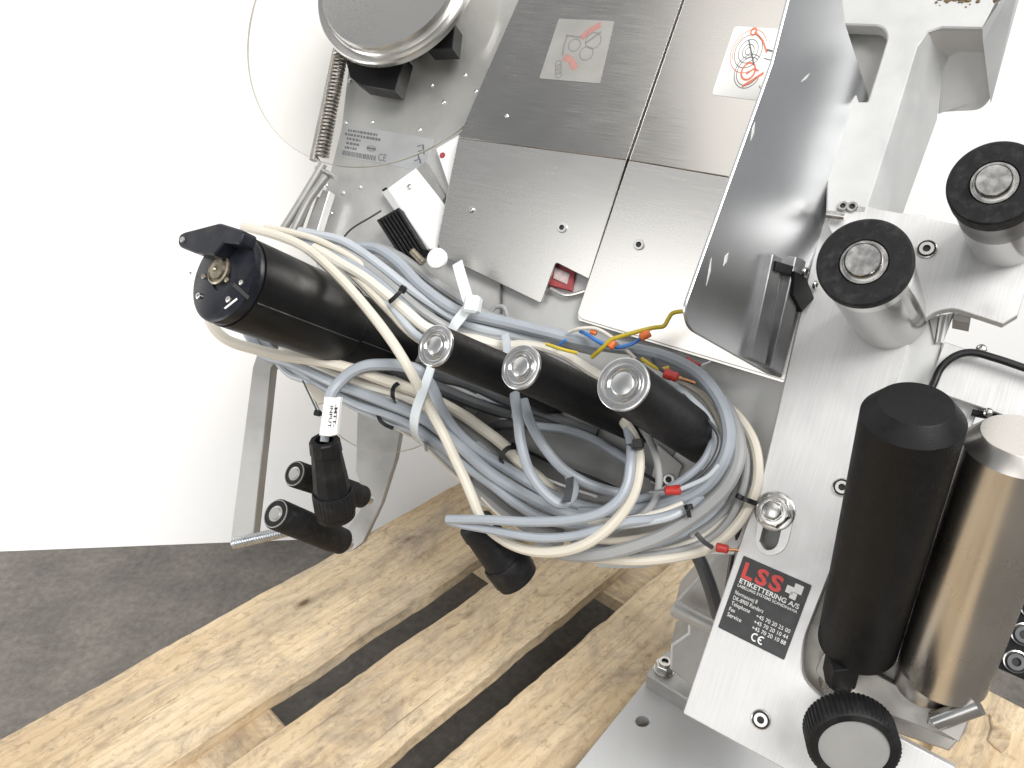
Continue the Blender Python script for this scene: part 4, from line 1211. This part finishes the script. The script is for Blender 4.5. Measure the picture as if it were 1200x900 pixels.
C('cable', 'blue-grey cable beneath the white cable tie knot', m_grey, 13, [(480, 330, .03), (505, 352, .034), (530, 378, .036), (560, 390, .036), (590, 397, .034), (620, 402, .03), (660, 412, .026)], GU)
C('cable', 'thin cream cable on the top edge of the upper bundle', m_cream, 8, [(310, 266, .06), (342, 272, .066), (367, 279, .07), (392, 291, .07), (417, 305, .068), (440, 322, .062)], GU)
C('cable', 'ivory cable held by the small black tie of the upper bundle', m_ivory, 14, [(370, 290, .066), (400, 309, .074), (425, 325, .076), (442, 338, .076), (460, 352, .075), (480, 368, .072), (500, 384, .064), (530, 394, .05), (560, 399, .042), (590, 405, .036), (625, 404, .034), (658, 414, .034), (693, 436, .032), (720, 452, .03)], GU)
C('cable', 'cream cable lowest in the upper bundle beside the motor', m_cream, 11, [(378, 296, .066), (407, 317, .072), (433, 341, .076), (458, 367, .074), (474, 384, .07), (492, 398, .06), (515, 408, .04)], GU)
C('cable', 'light grey cable touching the first rod cap from the left', m_greyl, 10, [(395, 303, .06), (425, 327, .07), (448, 349, .074), (468, 372, .074), (486, 391, .068), (505, 404, .05)], GU)
C('cable', 'dark grey cable at the back of the upper bundle', m_greyd, 13, [(430, 289, .02), (455, 294, .024), (483, 310, .026), (505, 328, .026), (540, 352, .024), (570, 370, .02), (600, 378, .016)], GU)
# loops below the rods
C('cable', 'added dark grey cable tucked under the first rod behind the white strap', m_dcab, 16, [(440, 420, .02), (480, 440, .022), (520, 458, .02), (560, 474, .016), (600, 486, .012)])  # dark cable added to darken the plate under the rod
C('cable', 'added dark cable deepening the shade between the first and second rods', m_dcab, 13, [(500, 440, .012), (545, 450, .014), (600, 472, .014), (650, 490, .014), (700, 508, .012)])  # second dark cable added to deepen this gap
C('cable', 'grey cable deep behind the lower bundle', m_greyd, 15, [(470, 478, .014), (520, 500, .014), (560, 528, .014), (610, 560, .014), (680, 585, .016), (760, 585, .02), (815, 560, .026)])
C('cable', 'blue-grey cable hanging straight down from the second rod', m_grey, 13, [(603, 440, .06), (603, 462, .085), (607, 488, .094), (611, 520, .094), (621, 553, .09), (640, 579, .086), (656, 590, .082), (668, 586, .076), (673, 572, .07), (668, 558, .064)])
C('cable', 'blue-grey cable sweeping right from under the second rod', m_grey, 13, [(610, 455, .055), (615, 476, .07), (623, 498, .074), (637, 522, .073), (658, 547, .068), (685, 565, .06), (715, 576, .05), (745, 582, .04)])
C('cable', 'grey cable lying on the plate behind the hanging loops', m_grey, 11, [(560, 462, .012), (590, 480, .012), (628, 498, .014), (662, 503, .016), (695, 515, .018), (727, 534, .02), (755, 552, .022)])
C('cable', 'dark blue-grey cable slanting down behind the first rod', m_greyd, 11, [(520, 448, .01), (545, 460, .012), (572, 476, .012), (595, 494, .012)])
C('cable', 'short dark cable end poking left behind the hanging loops', m_dcab, 12, [(574, 502, .014), (590, 498, .018), (612, 497, .02)])
C('cable', 'grey cable with its cut end sticking out left in front', m_grey, 12.5, [(525, 608, .082), (545, 609, .086), (570, 610, .09), (620, 611, .096), (670, 609, .1), (703, 601, .102), (724, 586, .102), (735, 566, .1), (739, 540, .096), (740, 522, .09), (736, 505, .07)])
C('cable', 'grey cable just below the cut end, bowing under it', m_grey, 11.5, [(527, 611, .076), (542, 615, .08), (570, 620, .084), (603, 626, .088), (637, 630, .09), (670, 628, .09), (703, 620, .09), (733, 612, .086), (770, 608, .078), (800, 598, .07), (822, 582, .06)])
C('cable', 'dark grey cable hanging behind the tied cream one', m_greyd, 9, [(752, 500, .06), (762, 516, .064), (770, 540, .066), (772, 566, .068), (767, 587, .07), (750, 605, .07), (728, 618, .066), (690, 626, .06)])
# right-hand coil
C('cable', 'cream cable outermost on the right of the coil', m_cream, 13, [(800, 430, .012), (825, 448, .02), (850, 473, .03), (870, 494, .036), (883, 518, .04), (888, 545, .042), (886, 570, .044), (875, 597, .046), (860, 619, .048), (836, 640, .05), (803, 651, .052), (770, 656, .054), (737, 657, .054), (690, 653, .05), (650, 645, .04)], GR)
C('cable', 'grey cable next inside the outer cream one', m_greyd, 9, [(845, 480, .03), (862, 500, .036), (872, 525, .04), (875, 548, .044), (869, 578, .048), (851, 612, .05), (822, 636, .052), (780, 648, .054), (740, 652, .054)], GR)
C('cable', 'thick grey cable sweeping along the bottom of the coil', m_greyd, 17, [(846, 468, .044), (858, 492, .05), (866, 520, .056), (864, 545, .06), (852, 570, .064), (830, 593, .068), (803, 613, .07), (772, 630, .072), (740, 641, .072), (705, 649, .07), (670, 650, .064), (630, 640, .05)])
C('cable', 'yellowed cable between the two black ties of the coil', m_cream, 9, [(858, 562, .05), (840, 584, .054), (815, 604, .056), (780, 621, .058), (745, 631, .058), (705, 634, .056), (670, 628, .05)], GR)
C('cable', 'pale yellow cable beneath the thick grey sweep', m_ivory, 10, [(872, 560, .034), (858, 596, .04), (832, 624, .044), (800, 640, .046), (760, 650, .048), (715, 654, .048), (680, 652, .044)], GR)
C('cable', 'printed light grey cable at the lower right of the coil', m_greyl, 10, [(880, 540, .03), (876, 572, .034), (864, 602, .038), (842, 626, .04), (815, 645, .042), (780, 656, .042), (745, 661, .042), (700, 660, .04)], GR)
C('cable', 'beige cable inside the coil beside the third rod', m_cream, 9, [(790, 446, .03), (806, 452, .036), (824, 464, .042), (838, 484, .046), (845, 508, .05), (844, 535, .052), (832, 560, .054), (812, 578, .054)], GR)
C('cable', 'grey cable hugging the end of the third rod', m_greyl, 10, [(775, 442, .04), (790, 452, .044), (812, 470, .05), (829, 488, .052), (838, 508, .054), (836, 530, .056), (822, 552, .058)], GR)
C('cable', 'light blue-grey cable inside the coil below the third rod', m_grey, 11, [(838, 496, .046), (836, 516, .052), (826, 538, .058), (808, 556, .06), (788, 570, .06), (762, 582, .056), (720, 590, .05)], GR)
C('cable', 'white flat-looking cable in front of the lower coil', m_ivory, 9, [(800, 590, .066), (775, 600, .07), (750, 606, .072), (725, 610, .072), (690, 610, .066)], GR)
C('cable', 'light grey cable ending at the small tie in the coil', m_greyl, 9, [(805, 597, .074), (785, 607, .078), (760, 613, .08), (733, 617, .08), (700, 620, .074)], GR)
C('wire', 'thin dark wire lying between the coil cables by the third rod', m_dcab, 5, [(800, 462, .056), (818, 482, .06), (836, 500, .062), (843, 515, .064), (838, 535, .066), (822, 556, .068), (800, 570, .07)], None, 8, 'wire')
C('cable', 'grey cable in the middle of the coil bottom under the yellowed one', m_greyl, 11, [(866, 545, .028), (850, 585, .034), (826, 610, .038), (790, 630, .042), (750, 642, .044), (710, 643, .042), (670, 636, .038)], GR)
C('cable', 'dull grey cable filling the right side of the coil', m_greyd, 12, [(836, 462, .024), (855, 490, .03), (866, 520, .034), (870, 552, .036), (860, 585, .04), (840, 610, .042), (810, 630, .044)], GR)
C('cable', 'thin grey cable along the top right of the coil', m_greyd, 9, [(740, 418, .03), (780, 428, .034), (812, 446, .038), (832, 470, .04), (842, 500, .042), (842, 530, .044)], GR)
C('cable', 'light grey cable crossing low under the hanging loops', m_greyl, 11, [(560, 520, .03), (600, 556, .034), (640, 588, .036), (690, 606, .036), (740, 600, .04), (790, 578, .044)], GLo)
# other single cables
C('cable', 'thick dark cable dropping behind the mounting plate', m_dcab, 17, [(805, 632, -.01), (818, 652, -.01), (827, 672, -.012), (835, 694, -.016), (842, 722, -.03)])
C('cable', 'thin black cable at the foot of the coil beside the plate', m_bcab, 6, [(872, 596, .004), (866, 620, .0), (858, 650, -.004), (852, 690, -.01)])
p = [(1088, 462), (1094, 450), (1103, 431), (1120, 417), (1138, 413), (1167, 420), (1200, 431), (1240, 444)]
W = crom([PL.pt(x, y, .006) for x, y in p], 8); mb = MB(); tube(mb, W, 4.6 * .47 / FPX, 12)
tag(obj('cable', mb, m_bcab), 'black cable bent over the aluminium bracket at the right edge', 'cable')
for lb_, pts in (('thin black wire slanting behind the cream loop', [(690, 506, .01), (735, 543, .012), (765, 562, .012), (790, 580, .012)]), ('thin black wire along the middle of the plate under the rods', [(600, 520, .012), (622, 530, .014), (642, 540, .014), (684, 556, .014), (726, 574, .014)])):
    C('wire', lb_, m_bcab, 4.5, pts, None, 8, 'wire')
C('wire', 'thin white strand standing for backdrop seen through the gap under the loops', m_white, 3.6, [(622, 548, .03), (640, 560, .03), (668, 571, .03), (700, 582, .03)], None, 8, 'wire')  # added white strand stands in for bright backdrop showing through
C('wire', 'thin grey wire arching from the sensor down to the upper bundle', m_dcab, 2.4, [(398, 285, .03), (410, 270, .032), (434, 255, .036), (447, 247, .036)], None, 8, 'wire')
C('wire', 'thin grey wire dangling to the black clamp left of the tag', m_dcab, 2.2, [(355, 446, .05), (361, 460, .056), (370, 480, .06)], None, 8, 'wire')
C('wire', 'thin dark wire hanging behind the cover beside the white tie', m_dcab, 3, [(587, 330, .004), (588, 360, .004), (588, 372, .006)], None, 8, 'wire')
C('wire', 'short grey wire loop beside the white tie knot', m_greyd, 6, [(570, 372, .02), (580, 360, .02), (590, 360, .02), (594, 372, .018), (590, 384, .014)], None, 8, 'wire')
C('wire', 'blue wire tucked behind the yellow one', m_blue, 5, [(680, 389, .05), (690, 394, .056), (702, 402, .06), (722, 408, .06), (740, 404, .06), (752, 396, .06)], None, 8, 'wire')
C('wire', 'short blue wire end between the rod caps', m_blue, 4, [(656, 404, .046), (663, 398, .05)], None, 8, 'wire')
C('wire', 'yellow-green wire kinked up to the guard sheet', m_yel, 5.5, [(694, 419, .062), (706, 408, .068), (716, 398, .07), (730, 393, .07), (748, 388, .068), (766, 384, .066), (778, 382, .064), (783, 374, .064), (788, 367, .064), (802, 364, .064)], None, 8, 'wire')
C('wire', 'short yellow wire between the second and third rod caps', m_yel, 4.5, [(640, 403, .05), (656, 408, .054), (676, 413, .05)], None, 8, 'wire')
C('wire', 'yellow-green wire ending above the third rod cap', m_yel, 5, [(752, 420, .056), (764, 428, .06), (774, 432, .06), (784, 430, .06)], None, 8, 'wire')
C('wire', 'white wire arching over the blue one', m_ivory, 4.5, [(667, 390, .05), (680, 386, .056), (698, 386, .058), (712, 393, .06), (726, 404, .058), (744, 420, .05)], None, 8, 'wire')
for lb_, x0, y0, x1, y1, h, w_, mt in (('orange crimp on the yellow wire beside the cover edge', 750, 396, 762, 390, .068, 9, m_oran), ('orange crimp where the blue and yellow wires cross', 714, 408, 720, 400, .068, 9, m_oran), ('small orange crimp on the white wire', 692, 388, 699, 391, .056, 6, m_oran)):
    mb = MB(); p0, p1 = PM.pt(x0, y0, h), PM.pt(x1, y1, h); r = w_ / 2 * .6 / FPX
    lathe(mb, p0, p1 - p0, [(r * .7, 0), (r, .001), (r, (p1 - p0).length - .001), (r * .8, (p1 - p0).length)], 14)
    tag(obj('crimp', mb, mt), lb_, 'crimp')
def ferrule(label, pts, sleeve, pin, wire_m, h, wpx=10):
    """stripped wire end: wire, red sleeve, bare metal pin"""
    t = thing('wire_end', label, 'wire', PM.pt(sleeve[0], sleeve[1], h))
    mb = MB(); tube(mb, crom([PM.pt(*p) for p in pts], 7), 2.6 * .58 / FPX, 9); obj('wire', mb, wire_m, t)
    p0, p1 = PM.pt(sleeve[0], sleeve[1], h), PM.pt(sleeve[2], sleeve[3], h); r = wpx / 2 * .58 / FPX; L = (p1 - p0).length
    mb = MB(); lathe(mb, p0, p1 - p0, [(r * .75, 0), (r, .0006), (r, L * .4), (r * .9, L * .55), (r * .95, L * .9), (r * .6, L)], 14); obj('sleeve', mb, m_red, t)
    q = PM.pt(pin[0], pin[1], h)
    mb = MB(); lathe(mb, p1, q - p1, [(r * .36, -.0005), (r * .36, (q - p1).length * .8), (r * .26, (q - p1).length)], 10); obj('pin', mb, pin[2], t)
    return t
ferrule('wire with a red sleeve and silver pin in front of the coil', [(842, 545, .082), (830, 558, .084), (815, 566, .084), (798, 573, .084)], (798, 574, 779, 575), (760, 577, m_chrome), m_greyl, .084, 11)
ferrule('wire with a red sleeve and copper end touching the plate', [(816, 625, .076), (824, 634, .074), (834, 641, .066)], (839, 641, 854, 644), (866, 645, m_copper), m_dcab, .062, 10)
ferrule('wire with a red sleeve and frayed copper beside the third rod', [(765, 420, .058), (772, 430, .06), (780, 436, .06)], (778, 437, 795, 443), (815, 449, m_copper), m_dcab, .062, 12)
ferrule('wire end with a red sleeve under the guard corner', [(805, 420, .04), (811, 425, .042)], (811, 426, 821, 429), (834, 423, m_zinc), m_red, .044, 8)

# plugs
def plug(label, p0, p1, r0, r1, tagq=None):
    t = thing('plug', label, 'connector', p1)
    ax = (p1 - p0); L = ax.length
    mb = MB()
    lathe(mb, p0, ax, [(r0 * .55, .016), (r0 * .62, .0), (r0 * .92, 0), (r0 * 1.0, .001), (r0 * 1.06, L * .16), (r0 * 1.0, L * .17), (r1 * .86, L * .52), (r1 * .90, L * .66), (r1 * .92, L * .68)], 10 if tagq else 40, cap0=False)
    obj('body', mb, m_plug, t, angle=20)
    mb = MB()
    lathe(mb, p0, ax, [(r1 * .93, L * .66), (r1 * .99, L * .67), (r1 * 1.02, L * .70), (r1 * 1.02, L * .92), (r1 * .98, L * .94)], 120, rf=lambda i, k: (.965 if tagq and i % 4 < 2 and k > 0 else 1), cap0=False, cap1=False)
    lathe(mb, p0, ax, [(r1 * .98, L * .94), (r1 * .96, L), (r1 * .80, L + .001), (r1 * .78, L - .006), (0, L - .006)], 48, cap0=False)
    obj('collar', mb, m_plug, t)
    mb = MB(); lathe(mb, p0, ax, [(r1 * .935, L * .655), (r1 * 1.0, L * .66), (r1 * 1.0, L * .668), (r1 * .935, L * .673)], 48, cap0=False, cap1=False)
    obj('seam_ring', mb, m_rubber, t)
    return t
k = .60 / FPX
pl1 = plug('black round plug standing upright with a white tag above it', P(380, 515, .585), P(394, 604, .62), 17.5 * k, 24 * k, True)
mb = MB(); tube(mb, crom([P(387, 468, .60), P(383, 492, .59), P(380, 518, .586)], 6), 5 * k, 10)
obj('lead', mb, m_greyl, pl1)
# printed tag, a small folded sleeve round the lead
PTg = Plane((.25, .15, 1), .535)
PTg2 = Plane((-.75, .1, 1), .65)
mb = MB(); prism(mb, PTg, [(380, 465), (392, 466), (386, 511), (374, 510)], 0, .005, bev=.0003)
prism(mb, PTg, [(392, 466), (399, 465), (394, 509), (386, 511)], -.0008, .004, bev=.0002)
tg_ = obj('tag', mb, m_white, pl1)
f = quad_frame(PTg, [(399, 466), (394, 509), (382, 509), (387, 466)], .0003)
mb = MB(); text(mb, f, 'INPUT', .22, .90, .82, .30, 0, bold=.02); text(mb, f, '-MTT-', .18, .46, .80, .30, 0, bold=.02)
obj('tag_lettering', mb, m_lblk, pl1)
plug('black plug hanging below the coil with its open end down', P(556, 612, .585), P(607, 678, .60), 21 * k, 26.5 * k)

# cable ties
def tie(label, pts, wpx, mat, head=None, hs=8, cat='cable tie', nrm=None):
    t = thing('cable_tie', label, cat, PM.pt(*pts[0]))
    W = crom([PM.pt(*p) for p in pts], 8)
    zz = PM.z(pts[0][0], pts[0][1], pts[0][2])
    mb = MB(); tube(mb, W, 0, flat=(wpx * zz / FPX, 1.6 * zz / FPX, nrm or PM.N))
    obj('strap', mb, mat, t)
    if head:
        c = PM.pt(*head); s = hs * zz / FPX / 2
        d = (W[-1] - W[0]).normalized(); d = (d - PM.N * d.dot(PM.N)).normalized()
        e = d.cross(PM.N)
        mb = MB(); boxv(mb, c, d * s, e * s * .9, PM.N * s * .7, bev=s * .35); obj('head', mb, mat, t)
    return t
tie('large white nylon cable tie round the upper bundle beside the first rod', [(536, 308, .052), (541, 326, .06), (547, 346, .068), (550, 358, .074), (543, 368, .07), (535, 378, .068), (528, 390, .06), (520, 400, .05)], 13, m_tie, (554, 357, .074), 20)
tie('white nylon strap below the first rod round the lower bundle', [(508, 420, .07), (502, 440, .088), (496, 458, .096), (488, 480, .096), (485, 498, .09), (487, 512, .076), (494, 520, .06), (500, 524, .04)], 11.5, m_tie)
tie('white nylon strap end above the second rod cap', [(592, 392, .05), (594, 402, .055), (594, 416, .055)], 9, m_greyl)
tie('small black tie with its head on the upper bundle', [(456, 354, .088), (461, 350, .089), (467, 344, .088), (474, 336, .08)], 5, m_bcab, (472, 339, .084), 9)
tie('black tie round the cream cables of the lower bundle', [(467, 449, .066), (462, 453, .069), (460, 460, .07), (461, 467, .066), (464, 473, .055)], 5, m_bcab)
tie('short black tie below the lower bundle beside the clear disc', [(443, 486, .052), (446, 493, .052), (452, 498, .05), (461, 502, .046)], 4.5, m_bcab)
tie('black tie round the cream cable left of the hanging loop', [(604, 524, .05), (596, 525, .056), (590, 530, .058), (587, 537, .056), (588, 542, .05)], 5.5, m_bcab)
tie('black tie with a square head on the cream loop under the third rod', [(735, 524, .092), (743, 523, .096), (752, 524, .09)], 7, m_bcab, (748, 520, .1), 13)
tie('black tie round the outer cables of the coil', [(863, 580, .052), (870, 584, .056), (878, 587, .056), (886, 590, .05)], 6, m_bcab, (867, 582, .058), 6)
tie('small black tie at the end of the light grey coil cable', [(803, 592, .08), (806, 598, .082), (808, 606, .078)], 5, m_bcab, (809, 594, .082), 7)
tie('black clamp on the thin wire left of the white tag', [(369, 484, .065), (376, 485, .066), (382, 487, .066)], 5, m_bcab, (372, 484, .066), 8)
tie('dark rubber sleeve strip across the hanging loop', [(668, 560, .07), (667, 573, .08), (664, 588, .09)], 9, m_dcab)
tie('black tie under the motor where the cables begin', [(334, 398, .06), (340, 396, .064), (350, 396, .064), (357, 402, .06)], 7, m_bcab, (356, 402, .064), 9)
